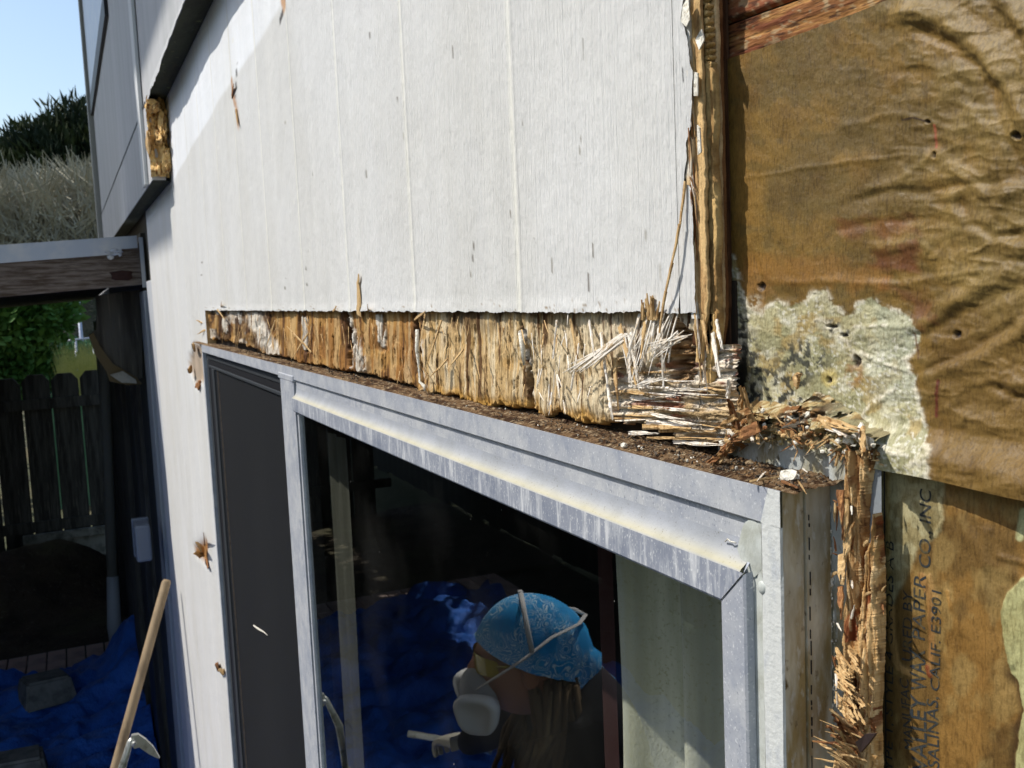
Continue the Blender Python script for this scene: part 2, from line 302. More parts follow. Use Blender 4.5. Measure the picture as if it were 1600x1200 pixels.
def tube(name, pts, rads, material, parent=None, seg=8, smooth=True, squash=1.0):
    V = []; Fc = []; n = len(pts); up = Vector((0.13, .21, 1)).normalized()
    for i, p in enumerate(pts):
        p = Vector(p); a = Vector(pts[max(i-1, 0)]); b = Vector(pts[min(i+1, n-1)]); t = (b-a).normalized()
        u = t.cross(up); u = u.normalized() if u.length > 1e-5 else Vector((1, 0, 0)); w = t.cross(u).normalized()
        for k in range(seg):
            an = 2*math.pi*k/seg; r = rads[i] if hasattr(rads, '__len__') else rads
            V.append(p+u*math.cos(an)*r+w*math.sin(an)*r*squash)
    for i in range(n-1):
        for k in range(seg):
            Fc.append((i*seg+k, i*seg+(k+1) % seg, (i+1)*seg+(k+1) % seg, (i+1)*seg+k))
    Fc.append(tuple(range(seg))[::-1]); Fc.append(tuple((n-1)*seg+k for k in range(seg)))
    return mesh(name, V, Fc, material, parent, smooth)
def splv(p0, p1, w, t, bend=0.0, n=4, tipw=.15, roll=0.0, basew=.6):
    """verts and faces of a flat tapered splinter from p0 (root) to p1 (tip)"""
    p0 = Vector(p0); p1 = Vector(p1); d = p1-p0; L = d.length; d.normalize()
    nrm = Vector((0, -1, 0)); s = d.cross(nrm)
    if s.length < 1e-4: s = Vector((0, 0, 1))
    s.normalize(); nn = s.cross(d).normalized(); q = Matrix.Rotation(roll, 3, d); s = q@s; nn = q@nn
    V = []; Fc = []
    for i in range(n+1):
        u = i/n; ww = w*(basew+(1-basew)*min(1, u*3))*(1-(1-tipw)*max(0, (u-.35)/.65)**1.3); c = p0+d*L*u - Vector((0, 1, 0))*bend*u*u + s*(random.random()-.5)*w*.4
        h = ww/2; tt = t*(1-.6*u)/2
        for a, b in ((-h, -tt), (h, -tt), (h*.7, tt), (-h*.7, tt)): V.append(c+s*a+nn*b)
    for i in range(n):
        for k in range(4): Fc.append((i*4+k, i*4+(k+1) % 4, i*4+4+(k+1) % 4, i*4+4+k))
    Fc.append((3, 2, 1, 0)); Fc.append((n*4, n*4+1, n*4+2, n*4+3))
    return V, Fc
def shredv(p0, p1, w, t, curl=.3, seed=0, n=9):
    """flat torn strip of veneer: uneven width, lengthwise split tip, curled"""
    r = random.Random(seed); p0 = Vector(p0); p1 = Vector(p1); d = p1-p0; L = d.length; d.normalize(); s = d.cross(Vector((0, -1, 0)))
    if s.length < 1e-4: s = Vector((0, 0, 1))
    s.normalize(); nn = s.cross(d).normalized(); tw = r.uniform(-.7, .7); V = []; Fc = []; M_ = 5; wl = [1, 1]
    for i in range(n+1):
        u = i/n; wl = [min(1.15, max(.15, x_+r.uniform(-.22, .22)-(.28 if u > .55 else 0)*r.random())) for x_ in wl]
        q = Matrix.Rotation(tw*u, 3, d); ss = q@s; n2_ = q@nn; c = p0+d*L*u+nn*(curl*L*u*u)*.5
        for k in range(M_):
            f = k/(M_-1)*2-1; c2 = c+ss*f*w*.5*(wl[0] if f > 0 else wl[1])+n2_*(t*.9*(r.random()-.5)+w*.12*f*f*tw); V.append(c2)
        for k in range(M_): V.append(V[-M_]-n2_*t)
    W_ = 2*M_
    for i in range(n):
        for k in range(M_-1):
            if u > .7 and i > n*.65 and k == 1+(seed % 2): continue
            a_ = i*W_+k; Fc.append((a_, a_+1, a_+W_+1, a_+W_)); a_ += M_; Fc.append((a_, a_+W_, a_+W_+1, a_+1))
        Fc.append((i*W_, i*W_+W_, i*W_+W_+M_, i*W_+M_)); e_ = i*W_+M_-1; Fc.append((e_, e_+M_, e_+M_+W_, e_+W_))
    return V, Fc
def shred(a, b, y0, y1, w, m_, par, t=.0006, **k):
    V, Fc = shredv(UY(*a, y0), UY(*b, y1), w, t, **k); return mesh('wood_shred', V, Fc, m_, par)
def splinter(p0, p1, w, t, material, parent=None, bend=0, name='splinter', **k):
    V, Fc = splv(p0, p1, w, t, bend, **k); return mesh(name, V, Fc, material, parent)
def chunkv(c, sx, sy, sz, seed, rot=0.0, tilt=0.0, sub=2):
    bm = bmesh.new(); bmesh.ops.create_icosphere(bm, subdivisions=sub, radius=1); r = random.Random(seed); M = Matrix.Rotation(rot, 3, 'Y')@Matrix.Rotation(tilt, 3, 'X')
    for v in bm.verts:
        k = 1+.55*(r.random()-.5); v.co = Vector((v.co.x*sx, v.co.y*sy, v.co.z*sz))*k; v.co = M@v.co+Vector(c)
    V = [v.co.copy() for v in bm.verts]; Fc = [tuple(x.index for x in f.verts) for f in bm.faces]; bm.free(); return V, Fc
def chunk(c, sx, sy, sz, seed, material, parent=None, name='chunk', **k):
    V, Fc = chunkv(c, sx, sy, sz, seed, **k); return mesh(name, V, Fc, material, parent)
def join(parts):
    V = []; Fc = []
    for v, f in parts:
        n = len(V); V += list(v); Fc += [tuple(i+n for i in q) for q in f]
    return V, Fc

# ================================================================== THE GROUND AND FAR SETTING
g = mesh('ground', [(-400, -400, -.02), (400, -400, -.02), (400, 400, -.02), (-400, 400, -.02)], [(0, 1, 2, 3)], m_ground); tag(g, kind='structure')
# soil strip of the patio, humpy
X, Y = np.meshgrid(np.linspace(-9.3, -6.62, 70), np.linspace(-3.2, 1.2, 90), indexing='ij')
Z = .0 + .06*fbm(X*3, Y*3, 3)
so_ = grid('patio_soil', np.stack([X, Y, Z], -1), m_soil, flip=False); tag(so_, kind='structure')
for o_ in (so_,): o_.data.flip_normals()
X, Y = np.meshgrid(np.linspace(-8.95, -7.2, 50), np.linspace(-1.25, .25, 50), indexing='ij')
Z = .03 + .36*np.exp(-(((X+8.25)/.42)**2+((Y+.42)/.42)**2)) + .30*np.exp(-(((X+8.0)/.5)**2+((Y+.95)/.35)**2)) + .05*fbm(X*9, Y*9, 5) - .05
pile = grid('dirt_pile', np.stack([X, Y, Z], -1), m_soil); tag(pile, 'brown heap of dug soil at the foot of the dark fence', 'dirt pile')
pat = thing('patio_paving', 'row of pinkish brick pavers edging the patio beside the tarp', 'paving', (-6.3, -.4, 0)); del pat['label']; del pat['category']; pat['kind'] = 'structure'
pv = None; y = -2.6
slab = box('paving_bed', -6.62, -.0, -3.2, .55, -.015, .012, m_soil, pat)
for i in range(26):
    for r_ in range(3):
        x1 = -6.61+r_*.215; q = [(a, b, c) for a, b, c in boxv(x1, x1+.205, y, y+.100, .0, .058+.004*random.random())]
        if pv is None: pv = mesh('paver', boxv(0, .205, 0, .100, 0, .045), BF, m_paver, pat); base = pv.location.copy(); pv.location = base+Vector((x1, y, .004)); proto = pv
        else:
            c = proto.copy(); COL.objects.link(c); c.parent = pat; c.location = base+Vector((x1, y, .004+.004*random.random()))
    y += .110

# ------------------------------------------------------------------ foliage
def leafcloud(name, blobs, n, size, material, parent=None, aspect=.35, up=.3, seed=1, tipout=0.0):
    r = np.random.default_rng(seed); P = []
    w = np.array([b[3]*b[4]*b[5] for b in blobs]); w = w/w.sum(); k = r.choice(len(blobs), n, p=w); B = np.array(blobs)[k]
    d = r.normal(size=(n, 3)); d /= np.linalg.norm(d, axis=1)[:, None]; rad = r.random(n)**.45
    c = B[:, :3]+d*rad[:, None]*B[:, 3:6]
    t = d+r.normal(size=(n, 3))*.55; t[:, 2] += up; t /= np.linalg.norm(t, axis=1)[:, None]
    s = np.cross(t, r.normal(size=(n, 3))); s /= np.linalg.norm(s, axis=1)[:, None]
    L = size*(.6+.8*r.random(n))[:, None]*(1+tipout*rad[:, None]**4)
    q = np.stack([c-s*L*aspect*.3, c+t*L*.45-s*L*aspect*.5, c+t*L, c+t*L*.45+s*L*aspect*.5], 1)
    return quads(name, q, material, parent)
def tree(name, label, base, blobs, n, size, lm, seed, group=None, cat='tree', **k):
    t = thing(name, label, cat, base, group)
    top = max(b[2] for b in blobs); cx = sum(b[0] for b in blobs)/len(blobs); cy = sum(b[1] for b in blobs)/len(blobs)
    tube('trunk', [base, (base[0], base[1], (base[2]+top)*.5), (cx, cy, top)], [.35 if top > 4 else .05, .2 if top > 4 else .03, .05], m_bark, t, 7)
    leafcloud('crown', blobs, n, size, lm, t, seed=seed, **k); return t
# big dark cypress far behind (seen above the beam)
def FX(px, py, x): return UX(px, py, x)
bl = []
for (px, py, rx, rz) in [(95, 262, 2.2, 1.7), (60, 245, 1.6, 1.5), (125, 215, 1.3, 1.6), (82, 196, .5, 1.1), (45, 225, .6, .8), (118, 190, .6, 1.0), (20, 262, 1.6, .8), (150, 250, 1.8, 1.8), (85, 212, .7, .8), (-20, 280, 1.6, 1.1), (190, 240, 2.2, 2), (5, 285, 1.8, .7), (70, 290, 2.4, 1.2), (140, 300, 2.5, 1.3)]:
    p = UX(px, py, -40); bl.append((p[0], p[1], p[2], rx*.8, rx*.8, rz*.8))
tree('cypress_tree', 'dark spiky cypress tree rising behind the bare brush', (-40, 0, 0), bl, 42000, .24, m_leaf_dark, 3, aspect=.2, up=.9, tipout=1.0)
# bare brush on rising ground
def brush(name, label, x, pts, n, L, m, seed, spread=.5):
    r = random.Random(seed); P = []
    for i in range(n):
        px, py = r.choice(pts); c = UX(px+r.uniform(-24, 24), py+r.uniform(-16, 16), x+r.uniform(-2.5, 2.5))
        a = Vector((r.uniform(-1, 1), r.uniform(-1, 1), r.uniform(.1, 1.6))).normalized(); l = L*r.uniform(.4, 1.2); w = .012*r.uniform(.6, 1.6)*abs(x)/20
        s = a.cross(Vector((1, 0.2, 0))).normalized()*w; c = Vector(c); b = c+a*l+Vector((0, r.uniform(-.2, .2)*l, 0))
        P.append([c-s, b-s*.3, b+s*.3, c+s])
    return quads(name, np.array([[list(v) for v in q] for q in P]), m)
pts = [(x_, y_) for x_ in range(-60, 200, 14) for y_ in range(300, 420, 14) if y_ > 303-.03*x_]
br = brush('bare_brush', '', -22, pts, 13000, .75, m_twig, 5); tag(br, 'grey leafless brush thicket below the dark cypress', 'bushes', kind='stuff')
X, Y = np.meshgrid(np.linspace(-80, -14, 40), np.linspace(-60, 60, 60), indexing='ij')
Z = -.3 + 4.2*sst(-18, -28, X)+3*sst(-26, -70, X)+.5*fbm(X*.3, Y*.3, 9)
hl = grid('brushy_slope', np.stack([X, Y, Z], -1), mat('slope_scrub', (.10, .095, .06), .95, layers=[(1.5, (1, 1, 1), (.05, .06, .025), .42, .6), (9, (1, 1, 1), (.2, .18, .13), .55, .7)], bumps=[(3, (1, 1, 1), .3)])); tag(hl, kind='structure')
hl.data.flip_normals()
# green shrub behind the fence, blue-green bush, yellow grass
bl = []
for (px, py, r_) in [(20, 520, .55), (55, 560, .45), (5, 575, .5), (80, 500, .35), (-30, 500, .8), (60, 480, .5), (30, 470, .6), (95, 480, .3), (95, 570, .2), (40, 590, .45)]:
    p = UX(px, py, -12.5); bl.append((p[0], p[1], p[2], r_*.8, r_*.8, r_*.75))
tree('leafy_shrub', 'bright green leafy shrub behind the fence below the beam', (-12.5, -.9, 0), bl, 9000, .11, m_leaf_shrub, 8, cat='shrub', aspect=.5)
bl = []
for (px, py, r_) in [(110, 560, .3), (140, 560, .35), (100, 590, .3), (150, 580, .3), (125, 548, .2)]:
    p = UX(px, py, -15); bl.append((p[0], p[1], p[2], r_, r_, r_*.6))
tree('low_bush', 'low blue green bush between the shrub and the house', (-15, -.3, 0), bl, 3500, .1, m_leaf_teal, 9, cat='shrub', aspect=.4)
P = []
for i in range(1500):
    px = random.uniform(92, 175); p = Vector(UX(px, random.uniform(572, 625)-max(0, (px-100)*.12), -11.6+random.uniform(-.9, .9))); a = Vector((0, random.uniform(-.35, .35), 1)).normalized(); l = random.uniform(.12, .32)
    s = Vector((0, .003, 0)); P.append([p-s, p+a*l-s*.2, p+a*l+s*.2, p+s])
gr = quads('tall_grass', np.array([[list(v) for v in q] for q in P]), m_grass); tag(gr, 'clump of tall yellow green grass showing over the fence', 'grass', kind='stuff')
gb = mesh('grass_bank', [UX(80, 615, -11.9), UX(190, 600, -11.9), UX(210, 900, -11.7), UX(40, 900, -11.7), UX(70, 610, -13), UX(200, 590, -13)], [(0, 3, 2, 1), (4, 0, 1, 5)], m_leaf_teal); tag(gb, kind='structure')
pp = UX(122, 470, -17); white = tube('yard_pole', [(pp[0], pp[1], -.1), (pp[0], pp[1], pp[2]+.1)], .03, m_galv, None); tag(white, 'thin pale metal pole in the garden behind the fence', 'pole')
wr = thing('wire_fence', 'thin pale wire fence rail beyond the blue green bush', 'fence', (-14, -.5, 0)); a_ = UX(84, 535, -14); b_ = UX(150, 527, -14)
tube('rail', [a_, b_], .014, m_galv, wr, 6)
for px in (88, 118, 146):
    a_ = UX(px, 532, -14.0); tube('post', [(a_[0], a_[1], 0), a_], .018, m_galv, wr, 6)

# ------------------------------------------------------------------ dark fence at the end of the patio
FXX = -9.18
fn = thing('picket_fence', 'dark dog eared picket fence closing the far end of the patio', 'fence', (FXX, -.6, 0))
pw = .215; y0 = UX(80, 590, FXX)[1]; zt = 1.655
y = y0-9*(pw+.012)-.006
proto = None
while y < .62:
    V = [(0, 0, 0), (0, pw, 0), (0, pw, zt-.06), (0, pw-.05, zt), (0, .05, zt), (0, 0, zt-.06)]; V = V+[(.022, b, c) for a, b, c in V]
    if proto is None:
        proto = mesh('picket', V, [(0, 1, 2, 3, 4, 5)[::-1], (6, 7, 8, 9, 10, 11)]+[(i, (i+1) % 6, 6+(i+1) % 6, 6+i) for i in range(6)], m_fence, fn); b0 = proto.location.copy(); proto.location = b0+Vector((FXX, y, 0))
    else:
        c = proto.copy(); COL.objects.link(c); c.parent = fn; c.location = b0+Vector((FXX+random.uniform(-.004, .004), y, random.uniform(-.02, .02)))
    y += pw+.012
box('rail', FXX+.024, FXX+.06, -2.6, .6, 1.36, 1.45, m_fence, fn); box('rail', FXX+.024, FXX+.06, -2.6, .6, .30, .39, m_fence, fn)
kb = box('kickboard', FXX+.062, FXX+.09, -.72, .6, .0, .22, m_pale, fn); box('ledger_board', FXX+.062, FXX+.12, -.72, .6, .225, .29, m_pale, fn)
# fence and hedge added out of view to darken the yard and its reflection
fb = thing('dark_backdrop_fence', 'dark board fence added across the yard to darken the mirrored view', 'fence', (-7, -3.3, 0)); proto = None
for i in range(90):
    if proto is None: proto = mesh('board', boxv(0, .209, 0, .03, 0, 1.98), BF, m_fence, fb); b0 = proto.location.copy(); proto.location = b0+Vector((-18, -3.3, 0))
    else: c = proto.copy(); COL.objects.link(c); c.parent = fb; c.location = b0+Vector((-18+i*.212, -3.3, random.uniform(-.03, .03)))
bl = [(-18+i*1.1, -5.0+random.uniform(-.4, .4), 2.6+random.uniform(-.5, 1.2), 1.1, 1.0, 1.5) for i in range(17)]
hd = leafcloud('hedge', bl, 9000, .28, m_leaf_dark, seed=21, aspect=.5); tag(hd, 'dark evergreen hedge added behind the board fence to darken the mirrored view', 'hedge', kind='stuff')

# ================================================================== HOUSE
XC = -3.1                               # far edge of the lit siding
ZS = 2.187                              # cut lower edge of the siding above the window
XR = -.3417                             # torn right edge
# sheathing behind everything
hs = thing('house_shell', 'dark sheathed house wall behind the siding and the building paper', 'wall', (0, .03, 0))
box('sheathing_left', -6.5, -1.93, .018, .1, 0, 5, m_room, hs)
box('sheathing_over_window', -1.93, -.26, .0235, .1, 2.115, 5, m_room, hs)
box('sheathing_right', -.26, 1.2, .0235, .1, 0, 5, m_room, hs)
box('sheathing_sill', -1.93, -.26, .018, .1, 0, 1.0, m_room, hs)
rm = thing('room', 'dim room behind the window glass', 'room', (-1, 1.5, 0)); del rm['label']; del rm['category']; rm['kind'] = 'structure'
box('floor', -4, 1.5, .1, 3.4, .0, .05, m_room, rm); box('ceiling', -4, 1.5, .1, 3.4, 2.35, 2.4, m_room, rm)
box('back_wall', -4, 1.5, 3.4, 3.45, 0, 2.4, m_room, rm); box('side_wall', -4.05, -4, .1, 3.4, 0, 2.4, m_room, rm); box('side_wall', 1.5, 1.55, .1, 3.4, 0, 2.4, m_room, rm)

sid = thing('plywood_siding', 'pale painted grooved plywood siding around the window, rotten and torn open above the frame', 'siding', (-1.8, 0, 0))
groov = [-.5165-.1872*k for k in range(0, 14)]
def sid_panel(name, xs, zs, y0, parent, matl, grooves=True, rough_right=None):
    """front sheet of siding: grid in x and z with real shallow grooves"""
    X, Z = np.meshgrid(np.array(xs), np.array(zs), indexing='ij'); Yv = np.full(X.shape, float(y0))
    Yv += .0006*(fbm(X*8, Z*3, 4)-.5)*2
    if grooves:
        for gx in groov:
            d = np.abs(X-gx-.0015*(fbm(Z*4, X*0, 31)-.5)); Yv += .00035*np.clip(1-d/.0028, 0, 1)-.00015*np.exp(-((d-.0045)/.002)**2)
    P = np.stack([X, Yv, Z], -1)
    # newly primed band up high: lower boundary runs from (262,300) to (445,0) in the photo plane
    zb = np.interp(X, [-3.1, -2.43, -1.75, -1.08, -.3], [2.44, 2.467, 2.505, 2.5253, 2.54])+.012*(fbm(X*9, Z*5, 6)-.5)
    f = sst(-.004, .006, Z-zb)[..., None]
    a = np.array(PAINT)*np.array([1, 1, 1.0]); b = np.array((.86, .88, .90))
    C = a*(1-f)+b*f
    if grooves:
        for gx in groov:
            d = np.abs(X-gx-.0015*(fbm(Z*4, X*0, 31)-.5)); f = (np.clip(1.3-d/.0036, 0, 1)*(.6+.4*fbm(Z*30, X*0, 32)))[..., None]; C = C*(1-f)+np.array((.84, .83, .76))*f; f = (np.exp(-((X-gx-.0048)/.0012)**2)*.22)[..., None]; C = C*(1-f)  # cream groove colour, plus a thin shadow line painted beside each groove
    # greyer patina with rubbed streaks, lighter strip just over the cut edge
    st = fbm(X*60, Z*4, 44)[..., None]; C = C*(.93+.12*st)
    return P, C
def dense_x(a, b, step):
    s = set(np.round(np.arange(a, b+1e-9, step), 5).tolist()+[a, b])
    for gx in groov:
        for k in (-.008, -.0055, -.0028, -.0014, 0, .0014, .0028, .0055, .008):
            if a < gx+k < b: s.add(round(gx+k, 5))
    return sorted(s)
xd_ = sorted(set([XC, -.352]+[round(float(UY(p_, 300, 0)[0]), 5) for p_ in np.arange(246, 1077, 2.2)]+[round(x_, 5) for x_ in dense_x(XC, -.352, .5)])); xd_ = [x_ for x_ in xd_ if XC <= x_ <= -.352]
P, C = sid_panel('', xd_, np.linspace(ZS, 2.7, 420), 0, sid, m_siding_attr)
okx = (P[:, 0, 0] > -1.93)*1.0; jag = okx*.0012*(fbm(P[:, 0, 0]*90, 0, 12)-.5)+okx*.0008*(fbm(P[:, 0, 0]*400, 0, 13)-.5); P[:, 0, 2] += jag*2
# paint loss and crumbled edge along the cut: darker chips just above the edge
e = (P[..., 2]-ZS); chip = okx[:, None]*sst(.70, .78, fbm(P[..., 0]*420, P[..., 2]*520, 51))*sst(.010, .001, e); C = C*(1-chip[..., None])+np.array((.28, .2, .11))*chip[..., None]
P[..., 1] += -.0012*okx[:, None]*sst(.010, .0, e)*fbm(P[..., 0]*70, P[..., 2]*100, 53)
TICKS = []
for k in range(26):
    a_ = random.uniform(300, 1060); b_ = random.uniform(20, 470); TICKS.append(([(a_, b_), (a_+random.uniform(-1, 1), b_+random.uniform(4, 26))], random.uniform(.0006, .0013)*(1+400/(a_-120)*.5), random.choice([(.3, .28, .24), (.45, .43, .38), (.22, .2, .17), (.8, .8, .76)])))
# feature cracks: (px,py) polylines with dark splits
Xs = P[..., 0]; Zs = P[..., 2]
for pts_, w_, col_ in [([(370, 100), (369, 125), (368, 150)], .005, (.05, .04, .035)), ([(362, 128), (364, 150), (370, 172), (372, 196)], .011, (.55, .33, .2)), ([(445, 0), (442, 18), (438, 32)], .006, (.08, .07, .06)),
                       ([(441, 0), (444, 8)], .012, (.6, .36, .2)), ([(741, 378), (739, 408)], .0012, (.22, .2, .17)), ([(910, 60), (911, 95)], .0008, (.2, .18, .15)), ([(920, 428), (921, 455)], .0010, (.12, .1, .08)), ([(290, 335), (292, 365)], .004, (.3, .28, .25)), ([(480, 440), (479, 452)], .0015, (.2, .18, .15)), ([(446, 435), (445, 452)], .0015, (.22, .2, .15)), ([(1067, 108), (1068, 125)], .0008, (.08, .07, .06))]+TICKS:
    q = [tuple(UY(a_, b_, 0)[[0, 2]]) for a_, b_ in pts_]; d, _, _ = segdist(Xs, Zs*1.0, q); f = sst(max(w_, .0009), w_*.3, d*(.8+.5*fbm(Xs*200, Zs*100, 3)))[..., None]; C = C*(1-f)+np.array(col_)*f
grid('siding_sheet', P, m_siding_attr, sid, cols=C, flip=True, smooth=False)
# right-hand margin of the sheet, dense, with the torn veneer edge
edge_px = [(-60, 1074), (0, 1073), (20, 1068), (31, 1067), (45, 1073), (60, 1076), (105, 1080), (112, 1083), (150, 1082), (200, 1079), (225, 1072), (245, 1074), (285, 1068), (292, 1079), (340, 1083), (488, 1087)]
zz = np.linspace(ZS, 2.7, 420); 
pe = np.array([UY(a_, b_, 0)[[0, 2]] for b_, a_ in edge_px]); o_ = np.argsort(pe[:, 1]); xe = np.interp(zz, pe[o_, 1], pe[o_, 0])+.0016*(fbm(zz*300, 0, 5)-.5)
U = np.linspace(0, 1, 26); X = -.352+(xe[None, :]+.352)*U[:, None]; Z = np.broadcast_to(zz, X.shape).copy()
Yv = .0005*(fbm(X*8, Z*3, 4)-.5)-.0022*(U[:, None]**3)*sst(2.27, 2.34, Z)*fbm(Z*30, 0, 8)
C = np.array(PAINT)*(.93+.12*fbm(X*60, Z*4, 44)[..., None])*np.ones(3)
Z[:, 0] += .0012*(fbm(X[:, 0]*400, 0, 13)-.5)
d, _, _ = segdist(X, Z, [tuple(UY(1067, 108, 0)[[0, 2]]), tuple(UY(1068, 126, 0)[[0, 2]])]); f = sst(.0007, .0002, d)[..., None]; C = C*(1-f)+.06*f
grid('siding_sheet_margin', np.stack([X, Yv, Z], -1), m_siding_attr, sid, cols=C, flip=True)
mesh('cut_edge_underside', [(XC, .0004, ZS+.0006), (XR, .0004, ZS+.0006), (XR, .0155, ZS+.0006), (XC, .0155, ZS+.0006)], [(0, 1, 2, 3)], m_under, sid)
# left of the window, full height, and top strip above
P, C = sid_panel('', dense_x(XC, -1.922, .03), np.linspace(.0, ZS, 260), 0, sid, m_siding_attr)
Xs = P[..., 0]; Zs = P[..., 2]
ZB_ = 1.0; torn = [[(297, 552), (304, 538), (318, 545), (320, 590), (313, 600), (308, 606), (300, 585), (294, 575)], [(304, 852), (312, 848), (322, 842), (324, 870), (325, 884), (316, 876), (304, 866)]]
for k, t_ in enumerate(torn):
    q = [tuple(UY(a_, b_, 0)[[0, 2]]) for a_, b_ in t_]; sd = sdpoly(Xs, Zs, q)+.02*(fbm(Xs*40, Zs*40, 6+k)-.5); f = sst(-.002, .002, sd)[..., None]
    cc = np.array((.45, .36, .27) if k == 0 else (.36, .18, .06))*(.5+.9*fbm(Xs*60, Zs*14, 9)[..., None]); C = C*(1-f)+cc*f; P[..., 1] += f[..., 0]*(.003+.003*fbm(Xs*80, Zs*20, 10))
mesh('cut_end', [(-1.9222, .0002, ZB_), (-1.9222, .016, ZB_), (-1.9222, .016, ZS), (-1.9222, .0002, ZS)], [(0, 1, 2, 3)], m_tan_fib, sid)
grid('siding_sheet_beside_window', P, m_siding_attr, sid, cols=C, flip=True, smooth=False)
mesh('far_edge', [(XC, .0003, 0), (XC, .05, 0), (XC, .05, 2.7), (XC, .0003, 2.7)], [(0, 1, 2, 3)], m_siding, sid)
# brown spurs around the torn spots
def SP(a, b, y0=0, y1=0, w=.003, t=.0008, m=m_tan_fib, par=None, **k):
    return splinter(UY(*a, y0), UY(*b, y1), w, t, m, par if par is not None else sid, **k)
SP((313, 598), (305, 606), -.001, -.008, .02, .004, m_shard_red); SP((322, 878), (325, 885), -.001, -.006, .02, .004, m_shard_red)
SP((318, 860), (306, 850), -.001, -.03, .02, .004, m_tan_fib); SP((318, 865), (303, 868), -.001, -.03, .02, .004, m_tan_fib); SP((320, 852), (318, 832), -.001, -.02, .01, .003, m_shard_red)
SP((342, 1045), (336, 1037), -.001, -.02, .02, .004, m_shard_red); SP((350, 1050), (341, 1048), -.001, -.02, .015, .004, m_tan_fib)
SP((304, 545), (300, 540), -.001, -.012, .02, .004, m_tan_fib); SP((299, 575), (293, 578), -.001, -.012, .02, .004, m_shard)
SP((560, 492), (559, 427), -.0008, -.0022, .0125, .0012, m_tan_fib, n=8, tipw=.25, basew=1)
SP((368, 170), (372, 195), -.0005, -.003, .012, .001, m_shard); SP((362, 150), (365, 130), -.0005, -.004, .010, .001, m_shard_red)

# --- torn right edge: plies of the sheet seen from the side, each stepped back unevenly
def OF(px_, y_): return float(UY(px_, 300, y_)[0]-XR)
pl = [(.0000, .0022, srgb(206, 180, 138), .0000, .0010, 1), (.0022, .0040, srgb(212, 178, 124), OF(1101, .0022), .0016, 0), (.0040, .0052, srgb(96, 62, 38), OF(1098, .004), .0010, 0), (.0052, .0088, srgb(204, 170, 112), OF(1116, .0052), .0014, 2),
      (.0088, .0112, srgb(214, 184, 138), OF(1124, .0088), .0010, 0), (.0112, .0132, srgb(140, 96, 58), OF(1130, .0112), .0006, 0), (.0132, .0158, srgb(92, 62, 40), OF(1133, .0132), .0006, 0)]
n = 520; zs = np.linspace(2.150, 2.62, n)
for i, (ya, yb, cc, off, amp, typ) in enumerate(pl):
    x_end = XR+off+amp*2*(fbm(zs*45, i*3.3, 61+i)-.5)+amp*.9*(fbm(zs*400, i, 71+i)-.5)
    if typ == 2:        # cross-grain ply: ladder of rungs between (1095,75) and (1112,215)
        on = sst(2.286, 2.292, zs)*sst(2.332, 2.328, zs); x_end = x_end-.0032*on*(((zs*330+.3*fbm(zs*60, 0, 5)) % 1) < .38)+.0004; x_end -= .0012*on
    if typ == 1: x_end -= .0035*sst(.56, .60, fbm(zs*35, 3, 80))
    zl = 2.1505+.011*i+.004*random.random() if i < 3 else 2.150+.002*i
    keep = zs > zl
    taper = sst(zl, zl+.03, zs); x_end = x_end-.006*(1-taper)
    yj = .0005*(fbm(zs*60, i, 90+i)-.5)
    rows = []
    if i == 0: keep = zs > ZS-.003
    xb_ = np.where(zs > ZS, np.minimum(XR-.004, x_end-.004), x_end-.004); NC = 16; rows = []; cols_ = []
    for c_i in range(NC):
        f_ = c_i/(NC-1); xx = xb_+(x_end-xb_)*f_; fbr = fbm(xx*2600+i*9, zs*26+(xx-XR)*400, 120+i, 3)
        rows.append(np.stack([xx+.0004*(fbm(zs*300, c_i*2.2, 7)-.5), ya+yj+.0001+(.0009 if i else .0003)*(.5-fbr)*2*(yb-ya)/.003, zs], -1)); cols_.append(np.array(cc)*(.45+1.0*fbr[:, None])*np.ones(3))
    rows.append(np.stack([x_end-.0003, yb-.0001+0*zs, zs], -1)); cols_.append(np.array(cc)*(.4+.7*fbm(zs*160, 4, 8)[:, None])*np.ones(3))
    P = np.stack(rows, 0)[:, keep]; zk = zs[keep]; C = np.stack(cols_, 0)[:, keep]
    blt = sst(.5, .64, fbm(np.arange(NC+1)[:, None]*.3, zk[None, :]*40, 140+i)); C = C*(1-.5*blt[..., None]*np.array([.75, .9, 1.0]))
    if typ == 1:
        wh = sst(.52, .58, fbm(zk*28, 1, 97))[None, :, None]*(np.arange(NC+1) < NC)[:, None, None]; C = C*(1-wh)+np.array((.70, .70, .66))*wh
    if i == 0: P[..., 1] += .0006
    grid('ply_layer', P, m_plyedge, sid, cols=C, flip=False, smooth=False)
for k in range(130):
    py = random.uniform(-20, 540); px = 1086+random.random()*44; yy = (px-1086)/46*.015; a_ = UY(px, py, yy)
    p0 = Vector(UX(px, py, XR)) if False else Vector((XR-.001, yy, a_[2])); l = random.uniform(.006, .03)
    splinter(p0, p0+Vector((random.uniform(.0005, .0035), random.uniform(-.001, .001), -l)), random.uniform(.0006, .0018), .0005, random.choice([m_tan_fib, m_tan_fib, m_shard_red, m_white_fib]), sid, roll=random.uniform(0, 1.5))
